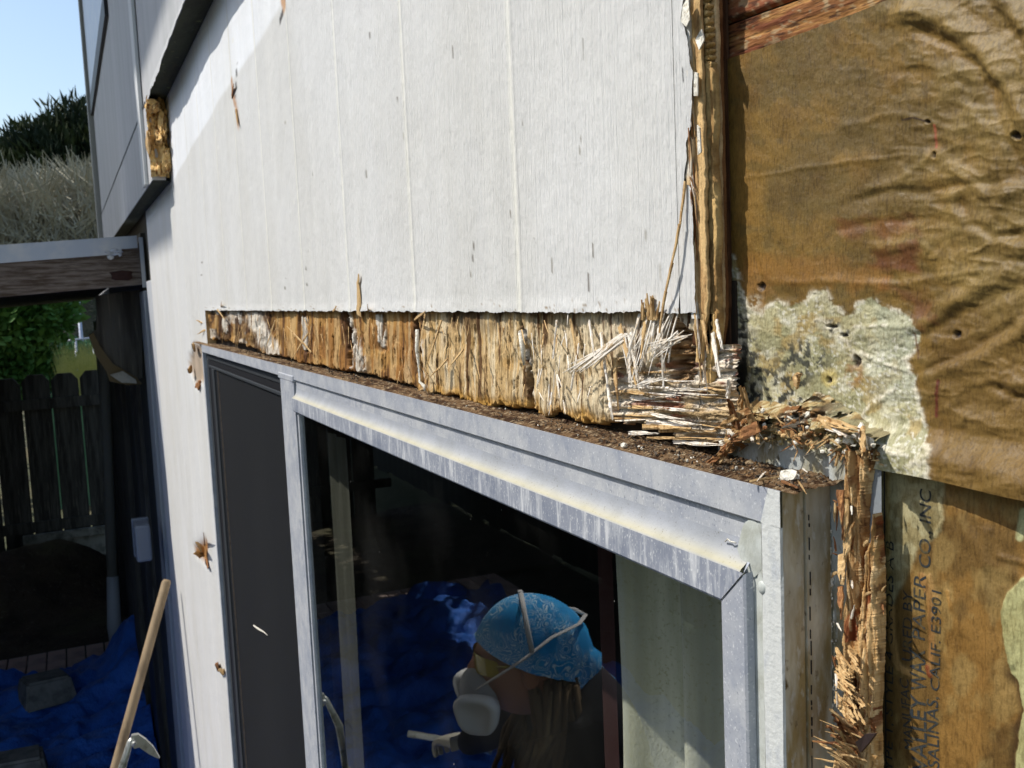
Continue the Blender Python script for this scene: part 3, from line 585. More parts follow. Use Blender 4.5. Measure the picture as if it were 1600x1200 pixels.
# long hanging strand and its mates, loose flaps of paint
sp = [(1071, 283, -.001), (1062, 350, -.003), (1050, 410, -.004), (1040, 455, -.004), (1030, 520, -.003)]
for (a, b) in zip(sp[:-1], sp[1:]): SP(a[:2], b[:2], a[2], b[2], .0016, .0008, m_tan_fib, basew=1, tipw=.95, name='hanging_strand')
SP((1094, 60), (1096, 20), .006, .004, .0008, .0005, m_shard, name='splinter')
fl = [UY(1066, 10, -.001), UY(1075, -6, -.001), UY(1078, 30, -.0045), UY(1072, 42, -.003), UY(1064, 34, -.001)]
mesh('paint_flap', fl, [(0, 1, 2), (0, 2, 3), (0, 3, 4)], m_plaster, sid)
for q_ in [[(1086, 62), (1096, 45), (1100, 62), (1092, 78)], [(1083, 112), (1090, 114), (1090, 150), (1084, 150)], [(1089, 195), (1093, 200), (1095, 238), (1090, 242)]]:
    fl = [UY(a_, b_, .001-.002*random.random()) for a_, b_ in q_]; mesh('paint_flake', fl+[v+np.array([0, .0006, 0]) for v in fl], [(0, 1, 2, 3), (7, 6, 5, 4), (0, 3, 7, 4), (0, 4, 5, 1), (1, 5, 6, 2), (2, 6, 7, 3)], m_plaster, sid)

# --- exposed rotten strip between siding and window head
nu, nv = 1500, 110
px = np.linspace(309, 1142, nu); yb = interp([(309, 528), (335, 530), (380, 540), (420, 552), (440, 558), (500, 572), (560, 582), (600, 590), (640, 603), (660, 612), (700, 616), (720, 622), (745, 634), (775, 632), (800, 636), (830, 634), (845, 650), (870, 645), (900, 657), (930, 662), (950, 660), (990, 660), (1010, 668), (1040, 678), (1060, 690), (1085, 696), (1105, 690), (1130, 690), (1142, 690)], px)
yb = yb+7*(fbm(px*.05, 0, 3)-.5)+(14*(fbm(px*.22, 0, 4)-.5)+9*(fbm(px*.7, 0, 9)-.5))*interp([(309, .6), (800, .8), (1142, 1.2)], px)
yt = interp([(309, 468), (315, 470), (820, 480), (1142, 484)], px); yt = np.where(px > 1087, 536+6*fbm(px*.3, 0, 2), yt)
v = np.linspace(0, 1, nv); PX = np.broadcast_to(px[:, None], (nu, nv)).copy(); PY = yt[:, None]+(yb-yt)[:, None]*v[None, :]
W0 = UYa(PX, PY, .004); wx = W0[..., 0]; wz = W0[..., 2]
fib = fbm(PX*.22, PY*.010, 11, 5); fib2 = fbm(PX*.9, PY*.03, 12, 3); blot = fbm(PX*.02, PY*.03, 13); 
tilt = fbm(PX*.16+PY*.04, PY*.012, 14)
fib3 = fbm(PX*.45, PY*.014, 211, 4); yd = .0045+.0014*(fib-.5)+.0022*(fib3-.5)+.0014*(fib2-.5)+.0020*(blot-.5)
stp_ = np.floor(fbm(PX*.03, PY*.006, 212, 2)*7)/7; yd += .0030*(stp_-.5)
def c3(*a): return np.array(srgb(*a))
tan = c3(200, 170, 120); brn = c3(158, 112, 58); drk = c3(84, 54, 30); wht = c3(226, 220, 206); pale = c3(224, 208, 174); ylw = c3(196, 154, 88); red = c3(140, 84, 62)
def lerp(A, B, f): return A*(1-f[..., None])+B*f[..., None]
C = np.ones((nu, nv, 3))*brn
C = lerp(C, drk, .55*sst(400, 330, PX)); C = lerp(C, tan, sst(640, 672, PX)); C = lerp(C, pale, .8*sst(800, 900, PX)); C = lerp(C, wht, .55*sst(930, 1000, PX))
C = lerp(C, ylw, .5*sst(.5, .65, blot)); C = lerp(C, tan, .6*sst(.48, .62, fib)*sst(660, 620, PX)); C = lerp(C, pale, .8*sst(.5, .66, fib)*sst(600, 700, PX))
C = lerp(C, drk, .9*sst(.43, .31, fib)); C = lerp(C, drk*.5, .85*sst(.37, .26, fib2)); yd += .003*sst(.36, .27, fib2)
C = lerp(C, drk, .5*sst(.16, .02, v[None, :]+.1*(fib-.5))*np.ones_like(PX))                        # darker just under the cut edge
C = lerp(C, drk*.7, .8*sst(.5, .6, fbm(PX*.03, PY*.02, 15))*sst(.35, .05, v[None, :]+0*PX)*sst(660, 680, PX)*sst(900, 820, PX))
# left end: ragged, whitish and dark
C = lerp(C, wht*.85, sst(.54, .62, fbm(PX*.09, PY*.05, 16))*sst(430, 400, PX)*.7); C = lerp(C, drk*.6, sst(.52, .60, fbm(PX*.16, PY*.06, 17))*sst(440, 380, PX)*.8); yd += .004*(fbm(PX*.16, PY*.08, 20)-.5)*sst(440, 400, PX)
for (xa, ya, xb, yb_, w_) in [(395, 500, 425, 548, 16), (545, 500, 549, 535, 5), (552, 528, 562, 576, 9), (590, 495, 596, 540, 6), (475, 498, 478, 545, 4), (348, 500, 352, 515, 6), (372, 488, 376, 500, 5), (816, 520, 820, 560, 4), (823, 560, 826, 600, 3)]:
    d, s_, al = segdist(PX, PY, [(xa, ya), (xb, yb_)]); f = sst(w_, w_*.45, d+12*(fbm(PX*.35, PY*.05, 18)-.5))*sst(.36, .50, fbm(PX*.55, PY*.03, 218)); C = lerp(C, wht*(.7+.45*fib2[..., None]), f*.9); yd -= .0004*f
    f2 = sst(w_*2.2, w_*1.1, d)*(1-f)*.7; C = lerp(C, drk*.6, f2*sst(.45, .6, fbm(PX*.12, PY*.05, 19))); yd += .002*f2*(w_ < 12)
# groove joints (dark gaps) at (655) and (815->830)
for gp, w_ in [([(645, 486), (650, 520), (653, 560), (658, 600), (664, 614)], 5.0), ([(812, 484), (818, 520), (824, 580), (827, 640)], 4.5), ([(541, 486), (543, 520), (545, 570)], 3.5)]:
    d, s_, al = segdist(PX, PY, gp); f = sst(w_, w_*.35, d+3*(fbm(PX*.2, PY*.1, 23)-.5)); yd += .009*f; C = lerp(C, drk*.4, f*.9)
    f = sst(w_*2.2, w_*1.2, d)*sst(0, 1, s_*-1); C = lerp(C, wht, f*.6*sst(.5, .6, fbm(PX*.1, PY*.06, 24)))
# right end: outer plies gone, horizontal grain of the next ply below/right of a ragged line
q = [(950, 700), (948, 590), (960, 560), (975, 545), (1005, 575), (1030, 560), (1034, 515), (1060, 500), (1084, 520), (1086, 528), (1150, 528), (1150, 730), (950, 730)]
sd = sdpoly(PX, PY, q)+14*(fbm(PX*.09, PY*.03, 25)-.5); H1 = sst(-1, 3, sd)
hz = fbm(PX*.014+.8*fbm(PX*.03, PY*.03, 29), PY*.13+.005*PX+1.2*fbm(PX*.02, PY*.01, 219), 26, 5); hz2 = fbm(PX*.05, PY*.65, 27, 3); stp = np.floor(hz*9)/9
yh = .0072+.0075*(hz-.5)+.0030*(hz2-.5)+.003*(stp-.5)
CH = np.ones_like(C)*c3(216, 204, 184); CH = lerp(CH, wht, sst(.5, .62, hz)); CH = lerp(CH, tan, .7*sst(.55, .66, fbm(PX*.03, PY*.06, 28))); CH = CH*(.78+.4*hz2[..., None]); CH = lerp(CH, tan*.6, .75*sst(.42, .34, hz)); CH = lerp(CH, drk, .75*sst(.30, .22, hz2)); CH = lerp(CH, red, .8*sst(.62, .68, fbm(PX*.02+3, PY*.07, 30)))
C = C*(1-H1[..., None])+CH*H1[..., None]; yd = yd*(1-H1)+yh*H1
# small hollow with vertical walls at (1035-1075, 500-590)
sd = sdpoly(PX, PY, [(1035, 512), (1060, 500), (1082, 520), (1078, 560), (1072, 600), (1040, 600)])+8*(fbm(PX*.1, PY*.1, 32)-.5); f = sst(-2, 5, sd); yd = yd+.006*f
C = lerp(C, c3(176, 140, 96)*1.0, f*.8); C = lerp(C, drk, f*sst(.5, .42, fbm(PX*.03, PY*.28, 34))*.9)
# orange-ochre ragged lower lip
lip = sst(.86, .97, v[None, :]+.16*(fbm(PX*.06, 0*PY, 35)-.5)+0*PX)*sst(640, 700, PX)*sst(1000, 930, PX); C = lerp(C, c3(196, 150, 70), lip*.8); yd += .002*lip-.003*lip*fbm(PX*.08, PY*.1, 36)
yd += .006*sst(.985, 1.0, v[None, :]+0*PX)
yd = np.clip(yd, -.002, .0155)
P = UYa(PX, PY, 0.0); P = P.copy(); 
# project displaced depth along the plane normal (keep x,z of the y=.004 plane)
P = np.stack([wx, yd, wz], -1)
dead = (v[None, :-1] > .90) & (fbm(PX[:-1, :-1]*.12, PY[:-1, :-1]*.02, 38) < .40)
dead &= (PX[:-1, :-1] < 10); dead |= (PX[:-1, :-1] < 1) & (fbm(PX[:-1, :-1]*.2, PY[:-1, :-1]*.08, 39) < .48)
strip = grid('rotten_strip', P, m_ply, sid, cols=C, mask=~dead, flip=False, smooth=True)
back = box('strip_backing', -2.0, -.334, .0160, .0178, 2.12, 2.2, mat('rotten_dark_backing', (.03, .02, .012), .95), sid)
def PS(a, b, y0, y1, w=.0012, t=.0006, m=m_white_fib, **k): return SP(a, b, y0, y1, w, t, m, sid, **k)
# explicit sprays of white splinters
for k in range(16):
    s = k/15; PS((978-6*s+random.uniform(-6, 6), 520+12*s+random.uniform(-4, 4)), (882+40*s+random.uniform(-5, 8), 582-4*s+random.uniform(-10, 4)), .001, random.uniform(-.010, -.004), random.uniform(.0008, .0018), .0006)
for k in range(9):
    PS((968+random.uniform(-6, 30), 520+random.uniform(-10, 20)), (988+random.uniform(-10, 12), 600+random.uniform(-25, 10)), .001, random.uniform(-.006, -.001), random.uniform(.0006, .0014), .0006, m_white_fib, tipw=.3)
for k in range(20):
    x0 = 985+random.random()*55; PS((x0+20+random.uniform(-4, 4), 505+random.uniform(-35, 10)), (x0-10+random.uniform(-8, 8), 560+random.uniform(-15, 45)), .001, random.uniform(-.008, -.002), random.uniform(.0004, .0011), .0004)
for k in range(12):
    PS((1062+random.uniform(-10, 20), 528+random.uniform(-12, 8)), (1020+random.uniform(-15, 15), 548+random.uniform(-12, 20)), .0, random.uniform(-.007, -.002), random.uniform(.0005, .0011), .0004)
for k in range(5):
    PS((1030+random.uniform(-14, 14), 590), (985+random.uniform(-10, 12), 603+random.uniform(-4, 6)), .002, -.005, .0008, .0004)
for k, (a_, b_, w_) in enumerate([((968, 508), (992, 603), .0034), ((984, 520), (996, 596), .0022), ((1034, 515), (1034, 606), .0030), ((1026, 500), (1036, 580), .0020), ((1010, 470), (1000, 560), .0026), ((1022, 478), (1016, 548), .0022), ((1000, 490), (978, 560), .0018), ((1050, 520), (1042, 566), .0018), ((960, 560), (963, 640), .0026), ((938, 520), (946, 600), .0022), ((920, 500), (926, 560), .0018), ((948, 600), (955, 655), .0020), ((1098, 500), (1104, 552), .0016), ((1112, 520), (1122, 590), .0020), ((1118, 500), (1126, 545), .0014), ((870, 500), (862, 560), .0016), ((890, 495), (900, 560), .0018), ((905, 540), (890, 610), .0016)]):
    shred(a_, b_, .002, -.003-.003*random.random(), w_, m_white_fib if k % 4 else m_tan_fib, sid, curl=-.05, seed=k)
for k in range(16):
    x0 = random.uniform(960, 1060); y_ = random.uniform(600, 690)
    shred((x0, y_), (x0+random.uniform(40, 90), y_+random.uniform(0, 10)), .006, random.uniform(-.001, .004), random.uniform(.0012, .0026), random.choice([m_white_fib, m_white_fib, m_tan_fib]), sid, curl=-.02, seed=k+40)
# tuft breaking through the cut edge at (1015, 455-490)
for k in range(12):
    x0 = 1002+random.random()*26; PS((x0, 500), (x0+random.uniform(-6, 6), 458+abs(x0-1015)*1.2+random.uniform(-4, 8)), -.0008, random.uniform(-.004, -.001), random.uniform(.0014, .003), .0008, random.choice([m_shard, m_tan_fib, m_tan_fib]), tipw=.4)
# vertical slivers along the whole strip
for k in range(90):
    x0 = random.uniform(330, 940); bot = float(interp([(330, 528), (660, 610), (950, 660), (1080, 690)], x0)); y_ = random.uniform(490, bot-20); l = random.uniform(12, 42); s = (x0-100)/900
    mm_ = random.choice([m_tan_fib, m_shard, m_tan_fib] if x0 < 800 else [m_white_fib, m_tan_fib, m_white_fib])
    PS((x0, y_), (x0+random.uniform(-7, 7), min(y_+l, bot+4)), .001, random.uniform(-.006, -.0005), random.uniform(.0006, .0013)*(1+1.0/(s+.5)*.5), .0005, mm_, roll=random.uniform(-.5, .5))
for (a, b) in [((486, 550), (448, 470+40)), ((482, 520), (455, 562)), ((430, 500), (415, 545)), ((338, 482), (352, 500)), ((700, 560), (672, 588)), ((728, 538), (722, 572)), ((725, 545), (704, 570)), ((648, 500), (665, 486)), ((664, 490), (655, 545)), ((690, 500), (668, 565)), ((317, 505), (306, 500)), ((322, 515), (308, 522)), ((345, 480), (346, 470)), ((520, 486), (526, 478)), ((575, 486), (574, 474))]:
    PS(a, b, .0005, -.008, .004*(300/(a[0]-60))**.6, .0008, m_tan_fib)
# horizontal slivers at the right end
for k in range(12):
    x0 = random.uniform(950, 1110); y_ = random.uniform(575, 690); l = random.uniform(25, 80)
    PS((x0, y_+.04*x0-40), (min(x0+l, 1136), y_+.04*x0-40+random.uniform(-2, 7)), .005, random.uniform(.0, .005), random.uniform(.0005, .0012), .0005, random.choice([m_white_fib, m_white_fib, m_tan_fib, m_tan_fib]), roll=random.uniform(-.6, .6))
# caulk strings: white curl at the (655) joint and at 820
tube('caulk_string', [UY(652, 515, -.001), UY(652, 545, -.0015), UY(655, 575, -.001), UY(656, 597, -.002), UY(663, 603, -.004), UY(664, 611, -.004)], [.0016, .0019, .0010, .0010, .0014, .0008], m_plaster, sid, 6)
tube('caulk_string', [UY(813, 520, 0), UY(817, 545, 0), UY(819, 570, .001)], [.0014, .0016, .0008], m_plaster, sid, 6)

# ================================================================== WINDOW
XL, XRt = -1.912, -.2735; ZT = 2.1225; YF = -.013
win = thing('sliding_window', 'weathered aluminium sliding window with dusty frame, big fixed pane and dark screened half', 'window', (-1.09, 0, 1.0))
ZB = 1.02
n = 60
xs = np.linspace(XL, XRt, n)
fr_top = [(.012, ZT), (YF, ZT), (YF, 2.1090), (-.0122, 2.1083), (-.0105, 2.1083)]
V = []
for j in range(n):
    for i, (y, z) in enumerate(fr_top):
        xi = xs[j]
        if j == n-1 and i >= 2: xi = -.2845
        V.append((xi, y, z))
o = mesh('head_frame', V, [(j*5+i, (j+1)*5+i, (j+1)*5+i+1, j*5+i+1) for j in range(n-1) for i in range(4)], m_alu, win)
XM0, XM1 = -1.18, -1.105
xa = XM1+.003
extrude_x('sash_web', [(-.0105, 2.1083), (-.0105, 2.0990)], [xa, -.2950], m_alu, win)
lp = np.array([(-.0105, 2.0990), (-.0106, 2.0965), (-.0109, 2.0942), (-.0116, 2.0922), (-.0127, 2.0906), (-.0143, 2.0893), (-.0154, 2.0886), (-.0160, 2.0876)]); xl = np.linspace(xa, -.2940, 500)
P = np.stack([np.broadcast_to(xl[:, None], (500, 8)), np.broadcast_to(lp[:, 0], (500, 8)), np.broadcast_to(lp[:, 1], (500, 8))], -1).copy()
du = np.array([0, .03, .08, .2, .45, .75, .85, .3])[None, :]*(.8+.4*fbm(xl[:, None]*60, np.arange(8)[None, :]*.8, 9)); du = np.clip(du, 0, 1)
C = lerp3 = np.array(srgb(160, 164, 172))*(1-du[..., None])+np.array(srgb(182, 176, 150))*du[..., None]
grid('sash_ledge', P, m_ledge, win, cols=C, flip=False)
extrude_x('sash_rail', [(-.0160, 2.0876), (-.0160, 2.0735), (-.0150, 2.0722), (.004, 2.0722)], [[xa]*4, [-.2918, -.3054, -.3066, -.3066]], m_alu2, win)
mesh('rail_end', [(-.2918, -.0160, 2.0876), (-.2940, -.0110, 2.0932), (-.2918, -.0110, 2.0932)], [(0, 1, 2)], m_alu, win)
mesh('mitre_joint', [(-.2920, -.0163, 2.0868), (-.3056, -.0163, 2.0732), (-.3062, -.0163, 2.0732), (-.2926, -.0163, 2.0868)], [(0, 1, 2, 3)], m_black, win)
def jamb(name, prof, z0, z1, m, smooth=False, nz=50, jit=0):
    zz_ = np.linspace(z0, z1, nz); V = [(x+(jit*(fbm(zz_[j]*90, i*5, 7)-.5) if jit else 0), y, zz_[j]) for j in range(nz) for i, (x, y) in enumerate(prof)]; k = len(prof)
    return mesh(name, V, [(j*k+i, j*k+i+1, (j+1)*k+i+1, (j+1)*k+i) for j in range(nz-1) for i in range(k-1)], m, win, smooth)
st = [(-.3066, .004), (-.3066, -.0155), (-.3058, -.0160), (-.2922, -.0160), (-.2912, -.0152), (-.2908, -.0120)]
V = []
for j in (0, 1):
    for i, (x, y) in enumerate(st): V.append((x, y, ZB if j == 0 else 2.0730+max(0, x+.3058)*1.0))
mesh('sash_stile', V, [(i, i+1, 6+i+1, 6+i) for i in range(5)], m_alu, win)
jamb('jamb_channel', [(-.2912, -.0118), (-.2890, -.0116), (-.2875, -.0122), (-.2858, -.0121), (-.2846, -.0128)], ZB, 2.1088, m_seal, True, jit=.0004)
jamb('jamb_lip', [(-.2846, -.0128), (-.2838, -.0131), (-.2805, -.0132), (-.2775, YF), (XRt-.0004, YF), (XRt, YF+.001)], ZB, 2.1088, m_lip, False, 200, jit=.0007)
mesh('head_corner', [(-.2846, YF-.00015, 2.1088), (XRt, YF-.00015, 2.1088), (XRt, YF-.00015, ZT+.0001), (-.2800, YF-.00015, ZT+.0001)], [(0, 1, 2, 3)], m_lip, win)
jamb('jamb_side', [(XRt, YF+.001), (XRt-.0002, -.0022), (XRt-.0016, -.0019), (XRt-.0016, -.0011), (XRt-.0002, -.0008), (XRt-.0003, .0110)], ZB, ZT, m_side, False)
rnd_ = random.Random(4); zc_ = 2.112
while zc_ > 1.9:
    l_ = rnd_.uniform(.001, .006); jy_ = rnd_.uniform(-.0002, .0002); box('sealant_crack', XRt-.0002, XRt+.0001, .0004+jy_, .0004+jy_+rnd_.uniform(.0002, .0005), zc_-l_, zc_, m_black, win); zc_ -= l_+rnd_.uniform(.0005, .005)
box('glazing_channel', XM1+.003, -.3068, -.0112, .004, 2.0708, 2.0720, m_black, win)
V = []; nn_ = 26
for j in range(nn_):
    a = 2*math.pi*j/nn_; u, w_ = math.cos(a), math.sin(a); p = UY(1173+u*21*(1+.14*math.sin(3*a)-.25*(u < 0)*(w_ > 0)), 858+w_*46, -.0122); V.append(p)
V.append(UY(1176, 856, -.0134)); mesh('corner_sealant', V, [(j, (j+1) % nn_, nn_)[::-1] for j in range(nn_)], m_seal, win, True)
cs = Vector(UY(1191, 918, -.0128)); bm = bmesh.new(); bmesh.ops.create_uvsphere(bm, u_segments=18, v_segments=10, radius=1)
for v_ in bm.verts: v_.co = Vector((v_.co.x*.0024, v_.co.y*.0012, v_.co.z*.0026))+cs
me = bpy.data.meshes.new('screw_cap'); bm.to_mesh(me); bm.free(); link('screw_cap', me, win, m_seal, True)
tube('caulk_curl', [UY(1133, 846, -.0115), UY(1137, 842, -.0125), UY(1141, 846, -.0125), UY(1146, 847, -.012), UY(1150, 848, -.0118)], .0003, m_plaster, win, 5)
# outer right flange behind
fl_ = thing('nail_flange', 'dirty grey metal window nail flange beside the right jamb', 'flashing', (-.265, .012, 1.0))
def plate(name, x0, x1, z0, z1, y, m, par, nx=8, nz=60, amp=.0004, seed=1):
    X, Z = np.meshgrid(np.linspace(x0, x1, nx), np.linspace(z0, z1, nz), indexing='ij'); Yv = y+amp*(fbm(X*120, Z*25, seed)-.5)*2
    return grid(name, np.stack([X, Yv, Z], -1), m, par, flip=True)
plate('flange_leg', -.2745, -.2610, ZB, 2.1375, .0118, m_flange, fl_, 14, 120, .0007, 3)
plate('flange_leg', -.2612, -.2485, ZB, 2.1365, .0110, m_flange2, fl_, 10, 120, .0004, 5)
jx = plate('flange_edge', -.2486, -.2480, ZB, 2.134, .0122, m_black, fl_, 2, 2, 0)
plate('head_flange', -.345, -.2610, ZT-.002, 2.1400, .0135, m_flange, fl_, 30, 12, .0006, 7)
xg = UY(1262, 900, .0112)[0]
# rib lines on the flange
for px_, wd in ((1263, .0005), (1266, .0003)):
    q = Vector(UY(px_, 900, .0110)); box('flange_rib', q.x, q.x+wd, .0098, .0112, ZB, ZT-.001, m_black if wd < .0004 else m_flange, fl_)
# mullion and left half
jamb('mullion', [(XM0, .004), (XM0, -.0105), (XM0+.004, -.0135), (XM0+.02, -.0138), (XM1-.010, -.0138), (XM1, -.0125), (XM1+.001, .002)], ZB, 2.1082, m_alu)
box('mullion_cap', XM0-.004, XM1+.004, -.0143, -.0100, 2.1060, 2.1130, m_alu, win, .0008)
box('gasket', XM1+.001, XM1+.010, -.0100, .006, ZB, 2.0721, m_black, win)
box('glass_stop', XM1+.010, XM1+.016, -.0125, .002, ZB, 2.0719, m_alu, win)
box('gasket', XM1+.016, XM1+.022, -.0090, .0055, ZB, 2.0719, m_black, win)
jamb('left_jamb', [(XL, .012), (XL, YF), (XL+.006, YF-.0003), (XL+.012, YF), (XL+.0125, -.002), (XL+.06, .001)], ZB, 2.1083, m_alu)
box('sill', XL, XRt, -.02, .03, ZB-.03, ZB, m_alu, win)
ins = thing('insect_screen', 'dark insect screen in a thin black frame on the left half of the window', 'screen', (-1.55, 0, 1.0))
box('screen_rail', XL+.0130, XM0-.001, -.0070, -.002, 2.0960, 2.1072, m_rail, ins, .001)
box('screen_rail', XL+.0130, XM0-.001, -.0060, -.002, 2.0860, 2.0952, m_black, ins)
box('screen_rail', XL+.0130, XM0-.001, -.0068, -.002, 2.0800, 2.0852, m_rail, ins, .001)
box('screen_stile', XL+.0130, XL+.035, -.0070, -.002, ZB, 2.0955, m_rail, ins, .001)
box('screen_stile', XL+.0355, XL+.07, -.0055, -.002, ZB, 2.0795, m_black, ins)
box('screen_stile', XL+.0705, XL+.098, -.0068, -.002, ZB, 2.0795, m_rail, ins, .001)
box('screen_stile', XM0-.03, XM0-.001, -.0060, -.002, ZB, 2.0795, m_black, ins)
mesh('screen_mesh', [(XL+.098, -.0040, ZB), (XM0-.03, -.0040, ZB), (XM0-.03, -.0040, 2.081), (XL+.098, -.0040, 2.081)], [(0, 1, 2, 3)], m_screen, ins)
SP((396, 978), (418, 992), -.0050, -.008, .004, .0008, m_plaster, ins, name='loose_fibre')
gp_ = mesh('glass_pane', [(XM1+.016, -.0095, ZB), (-.3067, -.0095, ZB), (-.3067, -.0095, 2.0721), (XM1+.016, -.0095, 2.0721)], [(0, 1, 2, 3)], m_glass, win)
# room side: reveal, curtains
cu = thing('window_curtain', 'pale sheer curtain with red edge inside the right end of the window', 'curtain', (-.45, .1, 1))
def curtain(name, x0, x1, y, z0, z1, amp, per, m, par):
    X, Z = np.meshgrid(np.linspace(x0, x1, 90), np.linspace(z0, z1, 30), indexing='ij'); Yv = y+amp*np.sin(X*2*math.pi/per+.4*np.sin(Z*9))+amp*.6*fbm(X*30, Z*2, 8)
    return grid(name, np.stack([X, Yv, Z], -1), m, par, flip=True)
YC = .13; cxa = float(UY(962, 1000, YC)[0]); curtain('curtain_panel', cxa, -.22, YC, 1.0, 2.10, .016, .085, m_curtain, cu)
curtain('curtain_hem', float(UY(944, 1000, YC)[0]), cxa-.001, YC-.002, 1.0, 2.10, .002, .05, m_curtain_red, cu)
cu2 = thing('curtain_strip', 'narrow pale curtain strip at the left side of the large pane', 'curtain', (-1.35, .1, 1))
curtain('curtain_panel', float(UY(532, 1000, .1)[0]), float(UY(556, 1000, .1)[0]), .100, 1.0, 2.00, .003, .05, mat('dim_curtain', (.20, .20, .15), .9, layers=[(60, (1, 1, .1), (.14, .14, .10), .4, .7)]), cu2)
for zz_ in (1.83,):
    pass
# dirt on the window head
nx_, ny_ = 900, 18
px_ = np.linspace(318, 1262, nx_); X0 = np.array([UY(p_, 700, -.006)[0] for p_ in px_]); Yl = np.linspace(-.0125, .0155, ny_)
X, Yv = np.meshgrid(X0, Yl, indexing='ij'); s_ = 1/(np.abs(X)+.25)
PXX = np.broadcast_to(px_[:, None], X.shape)
amt = sst(-.0125, -.006, Yv)*(.4+.6*sst(400, 650, PXX))
Zd = ZT+.0001+amt*(.0028*fbm(PXX*.05, Yv*300, 2)+.0020*fbm(PXX*.4, Yv*900, 3)*1.2-.0010)
C = lerp(np.ones(X.shape+(3,))*c3(112, 90, 66), c3(64, 46, 32), sst(.45, .6, fbm(PXX*.06, Yv*500, 4))); C = lerp(C, c3(176, 158, 128), .8*sst(.60, .7, fbm(PXX*.5, Yv*900, 5)))
dm = grid('dirt_layer', np.stack([X, Yv, Zd], -1), m_dirt, win, cols=C, smooth=False); dm.data.flip_normals(); dm['kind'] = 'stuff'
parts = []
for k in range(1500):
    p_ = 330+930*random.random()**.6; x_ = UY(p_, 700, -.004)[0]; y_ = random.uniform(-.0105, .010); r_ = random.uniform(.0002, .0007)*(1+.5*(p_ < 600))
    parts.append(chunkv((x_, y_, ZT+.001+r_*.3+.001*random.random()), r_*random.uniform(.7, 2), r_, r_*.7, k, rot=random.random()*3, sub=1))
V, Fc = join(parts[:450]); o = mesh('crumbs', V, Fc, m_crumb, win); o['kind'] = 'stuff'
V, Fc = join(parts[450:1430]); o = mesh('crumbs', V, Fc, m_bark, win); o['kind'] = 'stuff'
V, Fc = join(parts[1430:]); o = mesh('crumbs', V, Fc, m_plaster, win); o['kind'] = 'stuff'
# loose pieces lying on the window head
def loose(a, b, w, t, m, label, y0=-.004, z=.002, grp=None, nm='wood_splinter', cat='splinter'):
    p0 = Vector(UZ(*a, ZT+z)); p1 = Vector(UZ(*b, ZT+z+.001)); V, Fc = splv(p0, p1, w, t, 0, 4, roll=math.pi/2*.8); o = mesh(nm, V, Fc, m); tag(o, label, cat, grp); return o
loose((1172, 752), (1224, 744), .0014, .0008, m_tan_fib, 'longest straw coloured splinter lying near the right end of the window head')
loose((1196, 738), (1182, 752), .0008, .0006, m_white_fib, 'short pale splinter crossing the long one on the window head')
loose((1222, 752), (1246, 762), .0024, .0010, m_shard_red, 'orange brown wood chip near the front corner of the window head', nm='wood_chip', cat='wood chip')
loose((1244, 724), (1262, 738), .0012, .0008, m_white_fib, 'bright white curved splinter beside the grey flake on the window head')
loose((1246, 750), (1260, 772), .0007, .0005, m_tan_fib, 'thin brown needle of wood hanging over the window head back edge')
c_ = Vector(UZ(1232, 745, ZT+.003)); fk = chunk(c_, .0048, .0022, .0026, 5, m_plaster, None, 'plaster_flake', rot=-.3, sub=2); tag(fk, 'large grey white flake sitting at the right end of the window head', 'flake')
c_ = Vector(UZ(975, 696, ZT+.002)); fk = chunk(c_, .002, .0014, .0012, 6, m_plaster, None, 'plaster_flake'); tag(fk, 'small bright white flake halfway along the window head', 'flake')

# ================================================================== BUILDING PAPER
PU = thing('building_paper', 'upper sheet of wrinkled brown building paper with grey mould patch, lapped over the lower sheet', 'building paper', (-.25, .017, 2.13))
xs_ = np.r_[np.arange(1131, 1640, 2.0), np.arange(1640, 2150, 9.0)]; 
ytop = interp([(1131, 94), (1200, 72), (1390, 0), (1600, -82), (2150, -290)], xs_)+1.5*(fbm(xs_*.1, 0, 4)-.5)
ybot = interp([(1131, 652), (1165, 668), (1200, 684), (1250, 694), (1300, 704), (1330, 712), (1370, 724), (1400, 732), (1470, 745), (1530, 757), (1600, 770), (2150, 868)], xs_)
ybot = ybot+np.where(xs_ < 1370, 16*(fbm(xs_*.09, 0, 5)-.5)+8*(fbm(xs_*.3, 0, 6)-.5), 0)
nvv = 380; v = np.linspace(0, 1, nvv); PX = np.broadcast_to(xs_[:, None], (len(xs_), nvv)).copy(); PY = ytop[:, None]+(ybot-ytop)[:, None]*v
W0 = UYa(PX, PY, .017); h = np.zeros_like(PX)
